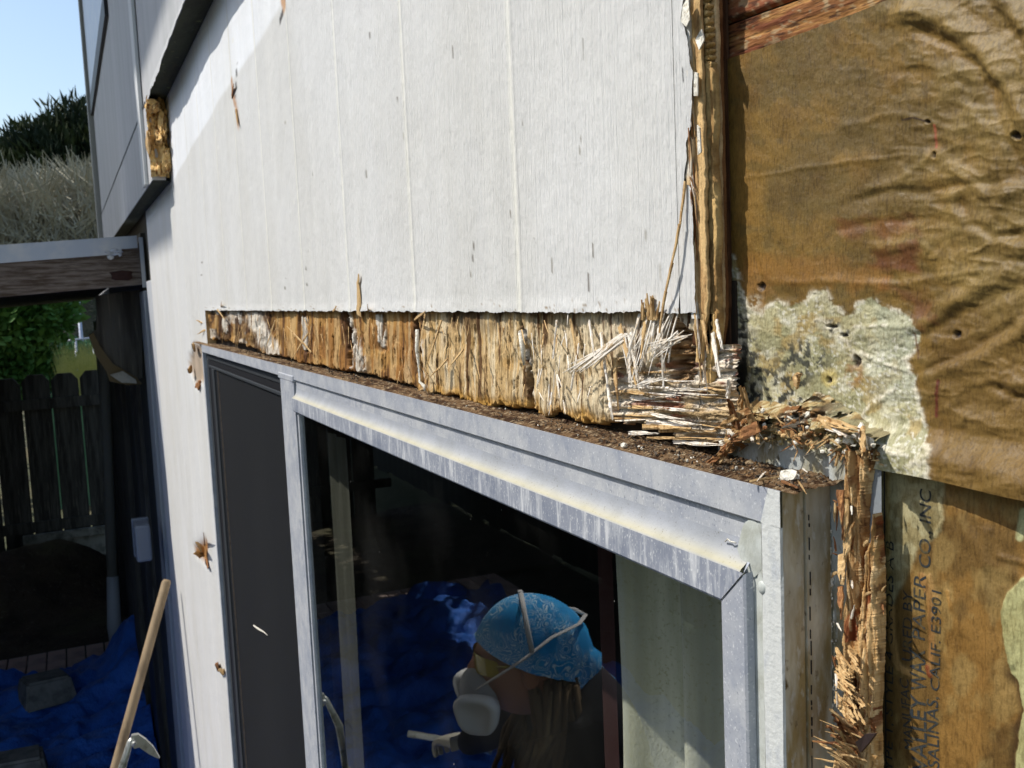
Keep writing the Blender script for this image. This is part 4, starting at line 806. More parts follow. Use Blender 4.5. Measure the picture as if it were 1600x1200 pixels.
# wrinkle list: (polyline, amplitude mm, half width px, kind) kind 0 ridge, 1 step
wr_ = [([(1390, 10), (1440, 20), (1500, 42), (1550, 85), (1590, 150), (1625, 230)], 5.0, 26, 0), ([(1425, 42), (1480, 66), (1530, 100), (1570, 150), (1605, 215)], -3.5, 13, 0), ([(1560, -10), (1600, 30), (1650, 90)], 4, 24, 0),
       ([(1520, -20), (1570, 25), (1610, 70)], -2.5, 12, 0), ([(1150, 282), (1250, 262), (1360, 250), (1420, 240)], .5, 4, 0), ([(1300, 200), (1400, 178), (1450, 190)], .5, 5, 0), ([(1462, 246), (1420, 272), (1395, 285)], .9, 6, 0), ([(1462, 240), (1500, 262), (1540, 300), (1600, 310)], 1.5, 12, 0),
       ([(1320, 318), (1400, 298), (1450, 300), (1520, 290), (1600, 280)], -1.1, 7, 0), ([(1340, 300), (1420, 285), (1500, 275)], .9, 8, 0), ([(1500, 310), (1520, 350), (1560, 372), (1620, 362)], -2.0, 9, 0), ([(1480, 290), (1500, 330), (1530, 365), (1600, 385), (1650, 380)], 1.6, 12, 0),
       ([(1300, 360), (1360, 350), (1440, 345)], -1.2, 8, 0), ([(1360, 390), (1440, 378), (1460, 400)], 1.2, 9, 0), ([(1190, 442), (1300, 440), (1420, 443), (1520, 425), (1600, 415)], .8, 6, 0), ([(1380, 505), (1450, 510), (1500, 470), (1560, 440), (1620, 405)], 1.8, 14, 0), ([(1440, 530), (1500, 490), (1560, 462), (1630, 440)], -1.6, 9, 0),
       ([(1430, 595), (1480, 580), (1540, 560), (1600, 520), (1650, 480)], 2.4, 13, 0), ([(1440, 580), (1500, 560), (1550, 530), (1600, 495)], -2.0, 8, 0), ([(1500, 600), (1560, 590), (1620, 600)], 1.4, 9, 0), ([(1560, 602), (1590, 620), (1640, 625)], -1.8, 7, 0), ([(1470, 640), (1480, 700), (1475, 740)], -1.2, 8, 0), ([(1500, 650), (1560, 660), (1640, 650)], 1.2, 14, 0),
       ([(1540, 120), (1570, 190), (1590, 240), (1620, 300)], -1.6, 9, 0), ([(1580, 220), (1560, 260), (1580, 300), (1560, 340)], 1.8, 12, 0), ([(1500, 150), (1540, 200), (1550, 250)], 1.2, 12, 0), ([(1280, 410), (1280, 440)], .6, 5, 0), ([(1380, 330), (1390, 400), (1392, 430)], .8, 5, 0),
       ([(1338, 548), (1370, 563), (1430, 585)], .9, 4, 0), ([(1340, 508), (1380, 508), (1430, 510)], .6, 4, 0), ([(1400, 610), (1360, 636), (1350, 650)], .7, 3.5, 0), ([(1180, 400), (1190, 440), (1192, 480)], -1.0, 6, 0), ([(1195, 440), (1215, 460), (1250, 462)], -.6, 6, 0)]
warpx = 10*(fbm(PX*.02, PY*.02, 71)-.5); warpy = 10*(fbm(PX*.02, PY*.02, 72)-.5)
for pts_, amp, wd, kd in wr_:
    d, s_, al = segdist(PX+warpx, PY+warpy, pts_); en = sst(0, .12, al)*sst(1, .88, al); h += amp*.5*np.exp(-(d/wd)**2)*(.25+.75*en)*(.7+.6*fbm(PX*.03, PY*.03, 73))
rid = 1-np.abs(2*fbm(PX*.011+.4*fbm(PX*.01, PY*.01, 75), PY*.022, 74, 4)-1); wright = sst(1280, 1480, PX)*.9+.15
rid2 = 1-np.abs(2*fbm(PX*.02+.6*fbm(PX*.02, PY*.02, 275), PY*.035, 274, 2)-1); h += .32*wright*(rid2**6)+1.5*wright*(rid-.7)+.5*(fbm(PX*.015, PY*.02, 76)-.5)*2*wright+.25*(fbm(PX*.06, PY*.06, 77)-.5)
# general bulge of the loose sheet on the right, lifting bottom lap
h += 2.0*sst(1380, 1620, PX)+ (sst(.90, .97, v)[None, :])*interp([(1131, 5), (1330, 6.2), (1385, 6.6), (1450, 5.0), (1540, 5.5), (1600, 7.5), (2150, 9)], PX)
# colours
olive = c3(112, 90, 44); tanp = c3(168, 130, 72); dkp = c3(104, 72, 34); rus = c3(112, 62, 34)
C = np.ones(PX.shape+(3,))*c3(124, 97, 44)
C = lerp(C, olive*.92, sst(.42, .6, fbm(PX*.012, PY*.016, 81))); C = lerp(C, c3(142, 106, 48), .8*sst(1220, 1150, PX+40*fbm(PX*.01, PY*.02, 82))); C = lerp(C, c3(104, 86, 44), .6*sst(.48, .66, fbm(PX*.05, PY*.05, 83)))
C = lerp(C, c3(142, 120, 68), .5*sst(.5, 1.6, h)*sst(1300, 1450, PX)); C = lerp(C, c3(108, 80, 34), .6*sst(430, 560, PY)*sst(1430, 1470, PX))
for po, cc, ff in [([(1310, 345), (1440, 338), (1440, 365), (1330, 375)], rus, .55), ([(1362, 392), (1438, 380), (1438, 425), (1385, 425), (1365, 412)], rus*.8, .8), ([(1385, 440), (1470, 470), (1460, 500), (1430, 510), (1420, 480)], rus, .6), ([(1150, 415), (1200, 430), (1205, 462), (1190, 485), (1170, 470)], c3(132, 96, 50), .7), ([(1160, 400), (1300, 400), (1390, 430), (1380, 450), (1160, 440)], c3(148, 102, 44), .5), ([(1375, 610), (1400, 740), (1500, 760), (1480, 600)], c3(118, 80, 34), .0)]:
    sd = sdpoly(PX, PY, po)+14*(fbm(PX*.03, PY*.03, 84)-.5); sd = sd+34*(fbm(PX*.045, PY*.06, 88)-.5); C = lerp(C, cc, ff*sst(-9, 9, sd)*(.6+.6*fbm(PX*.05, PY*.05, 85)))
mp = [(1120, 398), (1146, 402), (1156, 438), (1168, 478), (1190, 490), (1214, 470), (1238, 478), (1262, 470), (1266, 455), (1290, 452), (1302, 474), (1322, 492), (1334, 490), (1338, 474), (1360, 466), (1378, 478), (1402, 484), (1428, 500), (1440, 518), (1430, 552), (1414, 562), (1434, 588), (1431, 605), (1440, 640), (1455, 690), (1466, 700), (1470, 760), (1370, 740), (1120, 720)]
sd = sdpoly(PX, PY, mp)+9*(fbm(PX*.09, PY*.09, 86)-.5)+4*(fbm(PX*.3, PY*.3, 87)-.5); mf = sst(-2.5, 2.5, sd)
Cm = np.ones(PX.shape+(3,))*c3(178, 172, 134); Cm = lerp(Cm, c3(196, 192, 164), sst(.45, .6, fbm(PX*.05, PY*.05, 88))); Cm = lerp(Cm, c3(150, 148, 112), .8*sst(.52, .62, fbm(PX*.035, PY*.03, 89))); Cm = lerp(Cm, c3(168, 146, 92), .8*sst(.55, .66, fbm(PX*.03+7, PY*.03, 90)))
Cm = lerp(Cm, c3(172, 176, 156), .5*sst(1350, 1380, PX)*sst(640, 620, PY))
Cm = lerp(Cm, c3(214, 212, 198), .8*sst(.58, .66, fbm(PX*.25, PY*.25, 91))*sst(.4, .6, fbm(PX*.03, PY*.03, 92)))
for (cx, cy, rx, ry, dens) in [(1152, 570, 18, 80, .95), (1158, 500, 14, 40, .6), (1162, 560, 26, 60, .75), (1182, 590, 40, 50, .60), (1255, 560, 46, 36, .42), (1235, 610, 40, 40, .45), (1235, 655, 42, 28, .66), (1200, 630, 60, 30, .4), (1300, 510, 16, 14, .5), (1145, 620, 20, 60, .7), (1320, 520, 10, 8, .4)]:
    r2 = ((PX-cx)/rx)**2+((PY-cy)/ry)**2; f = sst(1.25, .2, r2); nz = fbm(PX*.16, PY*.13, 93, 5); Cm = lerp(Cm, c3(52, 54, 50), f*sst(.62-dens*.28, .66-dens*.16, nz)*.9)
Cm = lerp(Cm, c3(190, 170, 96), .7*sst(1, .3, ((PX-1296)/16)**2+((PY-590)/18)**2)); Cm = lerp(Cm, c3(160, 118, 66), .7*sst(1, .3, ((PX-1335)/18)**2+((PY-580)/30)**2)*sst(.4, .5, fbm(PX*.08, PY*.08, 94)))
crust = np.exp(-(sd/3.5)**2)*sst(.42, .55, fbm(PX*.07, PY*.07, 95)); 
for pts_, w_ in [([(1350, 650), (1362, 630), (1400, 608)], 4), ([(1345, 550), (1370, 562), (1432, 586)], 3), ([(1335, 510), (1385, 508)], 2.5), ([(1385, 690), (1410, 700), (1440, 720), (1462, 722)], 7), ([(1400, 640), (1432, 655)], 2), ([(1180, 470), (1160, 520), (1150, 560)], 8), ([(1280, 500), (1320, 530), (1340, 560)], 10)]:
    d, _, _ = segdist(PX, PY, pts_); crust = np.maximum(crust, np.exp(-(d/w_)**2)*sst(.40, .56, fbm(PX*.16, PY*.16, 96)))
C = lerp(C, Cm, mf); C = lerp(C, c3(222, 216, 196), crust*.85); h += crust*.3*fbm(PX*.3, PY*.3, 97)+mf*.5*(fbm(PX*.12, PY*.12, 98)-.5)+mf*.7*(fbm(PX*.35, PY*.35, 99)-.5)
# tears and holes
for (cx, cy, rx, ry) in [(1339, 564, 6, 9), (1190, 448, 5, 6), (1498, 522, 6, 6), (1356, 665, 8, 5), (1452, 190, 4, 3), (1463, 243, 3, 5), (1598, 212, 8, 6), (1300, 510, 9, 3), (1295, 594, 4, 6), (1320, 524, 6, 2.5)]:
    r2 = np.maximum(((PX-cx)/rx)**2+((PY-cy)/ry)**2+1.6*(fbm(PX*.18, PY*.18, 401)-.5), 0); f = sst(1.3, .5, r2); C = lerp(C, c3(44, 28, 18), f*.92); h -= 1.6*f; h += .25*np.exp(-(np.sqrt(r2)-1.5)**2*6)*fbm(PX*.3, PY*.3, 6)
for pts_, w_, cc in [([(1412, 188), (1430, 184), (1450, 190)], 1.6, (50, 30, 18)), ([(1462, 196), (1464, 230)], 2.2, (158, 84, 58)), ([(1469, 595), (1464, 650)], 2.5, (92, 34, 26)), ([(1430, 520), (1438, 560)], 1.5, (100, 70, 40))]:
    d, _, _ = segdist(PX, PY, pts_); C = lerp(C, c3(*cc), sst(w_*1.4, w_*.4, d+1.5*(fbm(PX*.2, PY*.2, 5)-.5))*.9)
P = W0.copy(); P[..., 1] = np.clip(.017-h*.001, -.006, .0185); 
keep = np.ones((PX.shape[0]-1, nvv-1), bool); keep &= ~((PX[:-1, :-1] < 1370) & (v[None, :-1] > .955) & (fbm(PX[:-1, :-1]*.14, PY[:-1, :-1]*.14, 55) < .45))
grid('paper_sheet', P, m_paper, PU, cols=C, mask=keep, flip=False)

# lower sheet with print
PL = thing('building_paper', 'lower sheet of brown building paper printed with black lettering beside the flange', 'building paper', (-.2, .018, 1.1))
xs_ = np.r_[np.arange(1374, 1640, 2.5), np.arange(1640, 2150, 12.0)]; nvv = 340
PXt = xs_; yt_ = interp([(1374, 690), (1600, 735), (2150, 830)], xs_); yb_ = np.full_like(xs_, 1500.0); vv_ = np.linspace(0, 1, nvv)**1.25
PX = np.broadcast_to(xs_[:, None], (len(xs_), nvv)).copy(); PY = yt_[:, None]+(yb_-yt_)[:, None]*vv_
W0 = UYa(PX, PY, .0175); h = .35*(fbm(PX*.01, PY*.006, 101)-.5)*2+.12*(fbm(PX*.05, PY*.03, 102)-.5)
for pts_, amp, wd in [([(1540, 830), (1535, 900), (1545, 1000), (1530, 1200)], .7, 8), ([(1480, 780), (1540, 880), (1600, 905)], .35, 10), ([(1560, 870), (1600, 880)], .5, 5), ([(1500, 1000), (1510, 1200)], -.4, 10), ([(1585, 1050), (1588, 1150), (1580, 1250)], -1.0, 8)]:
    d, _, _ = segdist(PX, PY, pts_); h += amp*np.exp(-(d/wd)**2)
C = np.ones(PX.shape+(3,))*c3(136, 102, 50); C = lerp(C, c3(110, 84, 42), sst(.45, .6, fbm(PX*.014, PY*.012, 103))); C = lerp(C, c3(150, 126, 76), .6*sst(.5, .66, fbm(PX*.03, PY*.02, 104)))
po = [(1370, 700), (1470, 720), (1474, 780), (1470, 830), (1455, 845), (1440, 850), (1415, 900), (1398, 940), (1384, 960), (1374, 960)]
sd = sdpoly(PX, PY, po)+12*(fbm(PX*.04, PY*.04, 105)-.5); C = lerp(C, lerp(np.ones_like(C)*c3(176, 168, 130), c3(150, 138, 98), sst(.45, .6, fbm(PX*.05, PY*.05, 106))), sst(-4, 4, sd)*.9)
for pts_, w_, cc, ff in [([(1392, 950), (1393, 1000), (1402, 1042), (1420, 1052)], 7, (178, 142, 88), .85), ([(1440, 900), (1452, 930), (1456, 1010), (1452, 1050)], 7, (160, 116, 66), .6), ([(1452, 900), (1462, 935)], 4, (176, 138, 84), .7), ([(1466, 780), (1472, 810), (1460, 838)], 4, (186, 176, 136), .7), ([(1448, 1042), (1452, 1056)], 5, (120, 56, 34), .8), ([(1385, 740), (1388, 960)], 5, (168, 140, 66), .5), ([(1480, 925), (1484, 950)], 4, (176, 130, 66), .5)]:
    d, _, _ = segdist(PX, PY, pts_); f = sst(w_, w_*.5, d+4*(fbm(PX*.12, PY*.12, 107)-.5)); C = lerp(C, c3(*cc), f*ff); h += .3*f
po = [(1640, 890), (1596, 905), (1574, 925), (1562, 955), (1566, 990), (1572, 1020), (1576, 1052), (1592, 1072), (1598, 1110), (1588, 1150), (1584, 1200), (1590, 1300), (1680, 1300), (1720, 900)]
sd = sdpoly(PX, PY, po)+8*(fbm(PX*.05, PY*.05, 108)-.5); f = sst(-1, 3, sd); C = lerp(C, c3(176, 174, 124), f*.95); h += .9*f*(1+.4*fbm(PX*.05, PY*.05, 109)); f = sst(-14, -1, sd)*sst(1, -1, sd); C = lerp(C, c3(66, 46, 22), f*sst(1020, 1060, PY)*.85)
d, _, _ = segdist(PX, PY, [(1597, 800), (1592, 840)]); C = lerp(C, c3(176, 176, 130), sst(8, 4, d))
P = W0.copy(); P[..., 1] = np.clip(.0178-h*.001, .008, .0185); grid('paper_sheet', P, m_paper, PL, cols=C, flip=False)

YSH = P[..., 1].copy(); XSH = xs_.copy(); YT0 = yt_.copy()
def sheet_y(X_, Y_):
    i = np.clip(np.searchsorted(XSH, X_), 1, len(XSH)-1); y0_ = YT0[i]; v_ = np.clip((Y_-y0_)/(1500-y0_), 0, 1); j = np.clip((v_**(1/1.25)*(nvv-1)).astype(int), 0, nvv-2)
    return np.minimum(np.minimum(YSH[i, j], YSH[i, j+1]), np.minimum(YSH[i-1, j], YSH[i-1, j+1]))
# printed lettering on the lower sheet (runs upwards)
def text_mesh(name, body, p_start, p_end, cap_px, y, shear=.22, bold=.0, squeeze=1.0):
    cu_ = bpy.data.curves.new(name, 'FONT'); cu_.body = body; cu_.shear = shear; cu_.offset = bold; cu_.resolution_u = 3
    t = bpy.data.objects.new('tmp', cu_); COL.objects.link(t); bpy.context.view_layer.update()
    dg = bpy.context.evaluated_depsgraph_get(); me = bpy.data.meshes.new_from_object(t.evaluated_get(dg)); bpy.data.objects.remove(t)
    n_ = len(me.vertices); co = np.zeros(n_*3); me.vertices.foreach_get('co', co); co = co.reshape(-1, 3); w = co[:, 0].max()-co[:, 0].min(); cap = .70
    a = np.array(p_start, float); b = np.array(p_end, float); u = (co[:, 0]-co[:, 0].min())/w
    X_ = a[0]+(b[0]-a[0])*u; Y_ = a[1]+(b[1]-a[1])*u; X_ = X_-cap_px*(co[:, 1]/cap)
    # letters grow away from the baseline towards the left (text reads bottom to top)
    P_ = UYa(X_, Y_, y); co = P_.copy(); co[:, 1] = sheet_y(X_, Y_)-.00012
    me.vertices.foreach_set('co', co.astype(np.float32).ravel()); me.update(); return link(name, me, PL, m_ink)
YT = .01655
text_mesh('print_line', 'MANUFAC', (1424, 1174), (1416, 1060), 14, YT)
text_mesh('print_line', 'URED BY', (1421, 1034), (1422, 922), 15, YT)
text_mesh('print_line', 'VALLEY', (1445, 1204), (1443, 1085), 24, YT, bold=.012)
text_mesh('print_line', 'WAX', (1444, 1078), (1441, 1014), 24, YT, bold=.012)
text_mesh('print_line', 'PAPER', (1441, 1002), (1444, 900), 20, YT, bold=.0)
text_mesh('print_line', 'CO., INC', (1450, 888), (1451, 764), 18, YT, bold=.008)
text_mesh('print_line', 'SALINAS,', (1464, 1202), (1462, 1090), 18, YT, bold=.005)
text_mesh('print_line', 'CALIF. E3901', (1464, 1080), (1467, 922), 14, YT)
text_mesh('print_line', 'TYPE 1, STYLE 4 GRADES A B', (1391, 1222), (1393, 846), 12, YT)

# boards above the paper: two red-stained sheathing boards with a gap
shb = thing('sheathing_boards', 'reddish stained sheathing boards exposed above the building paper', 'boards', (-.25, .02, 2.29))
def board(name, a_lo, a_hi, seed):
    xs_ = np.r_[np.arange(1128, 1640, 3.0), np.arange(1640, 2150, 14)]; lo = interp(a_lo, xs_); hi = interp(a_hi, xs_); v_ = np.linspace(0, 1, 60)
    PX = np.broadcast_to(xs_[:, None], (len(xs_), 60)).copy(); PY = hi[:, None]+(lo-hi)[:, None]*v_; P = UYa(PX, PY, .0188)
    g_ = fbm(PX*.02, (PY+PX*.37)*.12, seed, 5); P[..., 1] = .0188+.0012*(g_-.5)+.002*(sst(.97, 1, v_)+sst(.03, 0, v_))[None, :]
    C = np.ones(PX.shape+(3,))*c3(138, 92, 54); C = lerp(C, c3(168, 124, 72), sst(.48, .62, g_)); C = lerp(C, c3(132, 74, 52), .7*sst(.54, .66, fbm(PX*.018, (PY+PX*.37)*.035, seed+1))); C = lerp(C, c3(176, 164, 130), .5*sst(.62, .68, fbm(PX*.12, PY*.12, seed+2))); C = lerp(C, c3(66, 40, 28), .8*sst(.40, .32, fbm(PX*.05, (PY+PX*.37)*.3, seed+3)))
    grid(name, P, m_red, shb, cols=C)
L0 = [(1128, 112), (2150, -275)]; G = lambda k: [(1128, 41-k), (2150, -332-k)]
board('board', L0, G(-1), 201); board('board', G(2), [(1128, -140), (2150, -520)], 211); board('board', [(1128, -144), (2150, -524)], [(1128, -400), (2150, -780)], 221)
# dark jamb board / shadow gap between siding edge and paper
gb_ = box('gap_board', UY(1136, 300, .0165)[0]-.004, UY(1139, 300, .0165)[0]+.0003, .0152, .0178, 2.16, 2.75, mat('dark_brown_edge', srgb(96, 68, 46), .9, layers=[(100, (1, 1, .1), srgb(50, 32, 22), .45, .6)]), shb)

# ================================================================== clump of rotten wood at the corner
rw = thing('rotten_wood_clump', 'clump of broken brown and grey rotten wood at the top right window corner', 'rotten wood', (-.3, .01, 2.125))
random.seed(11)
big = [((1152, 655), (1158, 606), .004, -.004, .003, m_shard), ((1176, 668), (1156, 604), .004, -.006, .0045, m_tan_fib), ((1150, 668), (1142, 622), .0, -.007, .005, m_shard_red), ((1185, 665), (1140, 690), -.002, -.006, .004, m_shard_red), ((1172, 640), (1128, 668), -.001, -.006, .0035, m_shard), ((1136, 690), (1122, 712), .0, -.007, .0035, m_shard),
       ((1276, 655), (1330, 675), .008, -.001, .0034, m_tan_fib), ((1280, 660), (1322, 682), .008, .001, .0030, m_white_fib), ((1290, 662), (1328, 672), .006, -.002, .0020, m_tan_fib), ((1344, 672), (1352, 712), .004, -.003, .0036, m_tan_fib), ((1342, 662), (1346, 700), .006, .0, .0020, m_white_fib), ((1136, 625), (1135, 596), .004, .0, .0018, m_white_fib), ((1240, 600), (1244, 586), .010, .004, .004, m_tan_fib), ((1220, 668), (1256, 690), .008, .004, .0035, m_shard), ((1180, 672), (1186, 694), .006, -.001, .0010, m_tan_fib), ((1174, 672), (1170, 690), .006, -.001, .0012, m_white_fib), ((1110, 730), (1148, 690), -.004, -.003, .0040, m_shard), ((1100, 728), (1136, 700), -.006, -.004, .0028, m_shard_red)]
for k, (a, b, y0, y1, w_, m_) in enumerate(big): shred(a, b, y0, y1, w_*1.1, m_, rw, t=.0009, curl=random.uniform(-.25, .25), seed=k+400)
for (x_, y_, r_, dp, m_) in [(1262, 648, 5, .0085, m_plaster), (1194, 664, 4, .007, m_plaster), (1192, 642, 5, .008, m_plaster), (1358, 690, 8, .006, m_plaster), (1325, 688, 8, .007, m_plaster), (1310, 690, 7, .007, m_plaster), (1343, 684, 7, .006, m_plaster)]:
    c_ = UY(x_, y_, dp); r_ = r_*.00024; chunk(c_, r_*random.uniform(1, 1.5), r_*.7, r_*random.uniform(.6, 1.1), int(x_*y_), m_, rw, rot=random.uniform(-1, 1), sub=2)
# crumbled crust of rotten wood and mouldy fibre, one ragged sheet standing off the flange
xs_ = np.arange(1122, 1372, 1.2); nvv = 110; v = np.linspace(0, 1, nvv)
ytc = interp([(1122, 655), (1140, 640), (1160, 626), (1190, 632), (1230, 640), (1250, 612), (1270, 620), (1300, 640), (1340, 664), (1372, 676)], xs_)+10*(fbm(xs_*.08, 0, 601)-.5)
ybc = interp([(1122, 728), (1140, 712), (1160, 694), (1180, 690), (1240, 684), (1262, 690), (1290, 702), (1330, 708), (1372, 722)], xs_)+16*(fbm(xs_*.07, 0, 602)-.5)+12*(fbm(xs_*.35, 0, 603)-.5)
PX = np.broadcast_to(xs_[:, None], (len(xs_), nvv)).copy(); PY = ytc[:, None]+(ybc-ytc)[:, None]*v; P = UYa(PX, PY, .009)
n1 = fbm(PX*.05, PY*.06, 604, 5); n2 = fbm(PX*.22, PY*.25, 605, 3); n3 = fbm(PX*.03+5, PY*.04, 606)
P[..., 1] = .0165-sst(0, .3, v)[None, :]*(.0075+.013*(n1-.42)+.003*(n2-.5))
C = np.ones(PX.shape+(3,))*c3(150, 126, 84); C = lerp(C, c3(176, 160, 116), sst(.46, .58, n2)); C = lerp(C, c3(120, 76, 40), .85*sst(.50, .60, n3)); C = lerp(C, c3(66, 50, 36), .8*sst(.44, .36, n1)); C = lerp(C, c3(196, 186, 160), .7*sst(.62, .70, n2))
C = lerp(C, c3(70, 74, 70), .8*sst(1.2, .3, ((PX-1240)/30)**2+((PY-662)/18)**2)*sst(.42, .52, fbm(PX*.15, PY*.15, 607))); C = lerp(C, c3(150, 104, 58), .7*sst(1180, 1150, PX))
C = lerp(C, c3(150, 148, 116), .7*sst(1270, 1300, PX)*sst(.4, .5, n3))
hole = (fbm(PX[:-1, :-1]*.06, PY[:-1, :-1]*.07, 608) < .36)|((v[None, :-1] > .8) & (n2[:-1, :-1] < .46))
grid('rotten_crust', P, m_ply, rw, cols=C, mask=~hole)
parts = [[], [], [], []]
for k in range(260):
    t_ = random.random(); x_ = 1125+250*random.random()**1.1; y_ = interp([(1125, 690), (1170, 665), (1240, 670), (1300, 690), (1370, 712)], x_)+random.gauss(0, 12); dp = random.uniform(.002, .014)
    c_ = UY(x_, y_, dp); r_ = random.uniform(.0003, .0011)
    if random.random() < .5: pr = chunkv(c_, r_*1.4, r_, r_, k, sub=1)
    else: pr = splv(c_, Vector(c_)+Vector((random.uniform(-1, 1), random.uniform(-.6, .1), random.uniform(-1, .8)))*random.uniform(.002, .007), r_*.9, r_*.4, 0, 3)
    parts[random.choice([0, 0, 1, 2, 2, 3])].append(pr)
for k in range(0):      # crumbs stuck on the mouldy paper
    x_ = random.uniform(1150, 1340); y_ = random.uniform(560, 680); dp = .0150+random.uniform(-.001, .001); c_ = UY(x_, y_, dp); r_ = random.uniform(.0002, .0006)
    if fbm(x_*.03, y_*.03, 141) < .5: continue
    parts[random.choice([0, 2, 3, 3])].append(chunkv(c_, r_, r_, r_, k, sub=1))
for pr, m_ in zip(parts, (m_shard, m_shard_red, m_tan_fib, m_plaster)):
    V, Fc = join(pr); o = mesh('wood_crumbs', V, Fc, m_, rw); o['kind'] = 'stuff'

# ================================================================== splintered batten over the flange
bt = thing('splintered_batten', 'splintered orange brown wood batten nailed over the window flange', 'batten', (-.27, .008, 1.2))
def frond(name, lpts, rpts, y0, seed, cA_, cB_, n=520, amp=.004):
    ys = np.linspace(lpts[0][0], lpts[-1][0], n); l = interp(lpts, ys)+2.5*(fbm(ys*.09, 0, seed)-.5)+1.5*(fbm(ys*.4, 0, seed+1)-.5); r = interp(rpts, ys)+2.5*(fbm(ys*.09, 5, seed)-.5)+1.5*(fbm(ys*.4, 6, seed+1)-.5)
    u = np.linspace(0, 1, 44); PX = l[None, :]+(r-l)[None, :]*u[:, None]; PY = np.broadcast_to(ys, PX.shape).copy(); fb_ = fbm(PX*.16, PY*.012, seed+2, 5); f2 = fbm(PX*.6, PY*.04, seed+3, 3)
    prof_ = np.clip(np.sin(np.pi*np.clip(u, 0.0, 1)), 0, 1)**.35
    yd = .0108-(.0048+amp*(fb_-.5)*1.6+.0012*(f2-.5))*prof_[:, None]; P = UYa(PX, PY, y0+.002); P[..., 1] = yd+y0
    C = lerp(np.ones(PX.shape+(3,))*c3(*cA_), c3(*cB_), sst(.45, .62, fb_)); C = lerp(C, c3(96, 48, 22), .85*sst(.42, .33, fb_)); C = lerp(C, c3(70, 40, 22), .7*sst(.36, .28, f2)); C = lerp(C, c3(120, 56, 26), .8*sst(.56, .64, fbm(PX*.05, PY*.012, seed+4))); C = lerp(C, c3(226, 196, 146), .7*sst(.62, .70, f2))
    return grid(name, P, m_ply, bt, cols=C)
frond('batten_strip', [(706, 1301), (730, 1298), (800, 1300), (860, 1302), (940, 1303), (1000, 1301), (1012, 1300)], [(706, 1341), (730, 1340), (760, 1334), (820, 1330), (870, 1330), (940, 1326), (1000, 1322), (1012, 1324)], .0, 301, (150, 112, 68), (182, 146, 98))
frond('batten_strip', [(806, 1347), (850, 1340), (900, 1330), (1000, 1320), (1060, 1320), (1125, 1326)], [(806, 1349), (850, 1352), (900, 1355), (1000, 1355), (1060, 1353), (1130, 1350)], -.0008, 311, (184, 144, 90), (210, 172, 118))
frond('batten_strip', [(1006, 1296), (1060, 1294), (1120, 1300), (1200, 1282), (1330, 1284)], [(1006, 1326), (1060, 1344), (1120, 1350), (1200, 1352), (1330, 1356)], -.001, 321, (194, 148, 90), (220, 184, 128), 420, .006)
random.seed(5)
for k in range(34):
    x_ = random.uniform(1294, 1322); y_ = 1008+k*3.0; shred((x_+8, y_), (x_+random.uniform(20, 34), y_+random.uniform(12, 32)), .005, random.uniform(-.003, .003), random.uniform(.0012, .0030), random.choice([m_tan_fib, m_shard, m_tan_fib, m_tan_fib]), bt, curl=random.uniform(-.1, .2), seed=k+100)
for k in range(20):
    y_ = random.uniform(1130, 1215); shred((1348+random.uniform(-20, 4), y_+random.uniform(-5, 10)), (1284+random.uniform(-12, 36), y_-16+random.uniform(-22, 10)), .003, random.uniform(-.008, -.001), random.uniform(.0016, .0040), random.choice([m_tan_fib, m_tan_fib, m_shard, m_shard_red]), bt, curl=random.uniform(-.2, .2), seed=k+200)
for k in range(14):
    y_ = random.uniform(1150, 1215); SP((1340+random.uniform(-25, 6), y_), (1280+random.uniform(-10, 40), y_-14+random.uniform(-18, 8)), .002, random.uniform(-.009, -.002), random.uniform(.0004, .0010), .0006, m_tan_fib, bt)
for k in range(6):
    y_ = random.uniform(760, 960); shred((1312+random.uniform(0, 14), y_), (1312+random.uniform(0, 16), y_+random.uniform(30, 80)), .0035, random.uniform(-.001, .003), random.uniform(.0014, .0034), random.choice([m_tan_fib, m_shard, m_shard_red]), bt, curl=random.uniform(-.04, .04), seed=k+300)
for k in range(30):
    y_ = random.uniform(720, 1200); x_ = random.choice([1306, 1308, 1330, 1350]); SP((x_, y_), (x_+random.uniform(-8, 8), y_+random.uniform(-30, 40)), .004, random.uniform(-.001, .006), random.uniform(.0006, .0016), .0006, random.choice([m_tan_fib, m_shard_red, m_white_fib]), bt)
SP((1350, 930), (1364, 924), .004, -.002, .0012, .0006, m_tan_fib, bt); SP((1346, 820), (1338, 808), .004, .0, .0010, .0006, m_tan_fib, bt)
fl_s = [UY(1336, 1160, -.006), UY(1352, 1147, -.009), UY(1368, 1146, -.010), UY(1358, 1160, -.008), UY(1344, 1176, -.004)]
mesh('bent_nail_plate', fl_s+[v_+np.array([0, .0012, 0]) for v_ in fl_s], [(0, 1, 2, 3, 4), (9, 8, 7, 6, 5)]+[(i, 5+i, 5+(i+1) % 5, (i+1) % 5) for i in range(5)], m_nail, bt)
# nail hole with torn paper on the flange edge
c_ = UY(1378, 925, .010); chunk(c_, .0016, .0012, .0016, 3, m_black, fl_, 'nail_head'); c_ = UY(1374, 938, .009); chunk(c_, .0014, .0012, .0020, 4, m_steel, fl_, 'nail_head'); SP((1378, 942), (1381, 960), .009, .005, .0012, .0005, m_shard_red, fl_); SP((1376, 925), (1384, 914), .009, .005, .0010, .0005, m_tan_fib, fl_)
parts = []
for k in range(420):
    y_ = random.uniform(780, 1200); x_ = random.choice([1298, 1298, 1290, 1268, 1280])+random.gauss(0, 3); c_ = UY(x_, y_, .0112); r_ = random.uniform(.0002, .0006); parts.append(chunkv(c_, r_, r_*.7, r_*1.4, k, sub=1))
V, Fc = join(parts); o = mesh('fibre_crumbs', V, Fc, m_plaster, bt); o['kind'] = 'stuff'

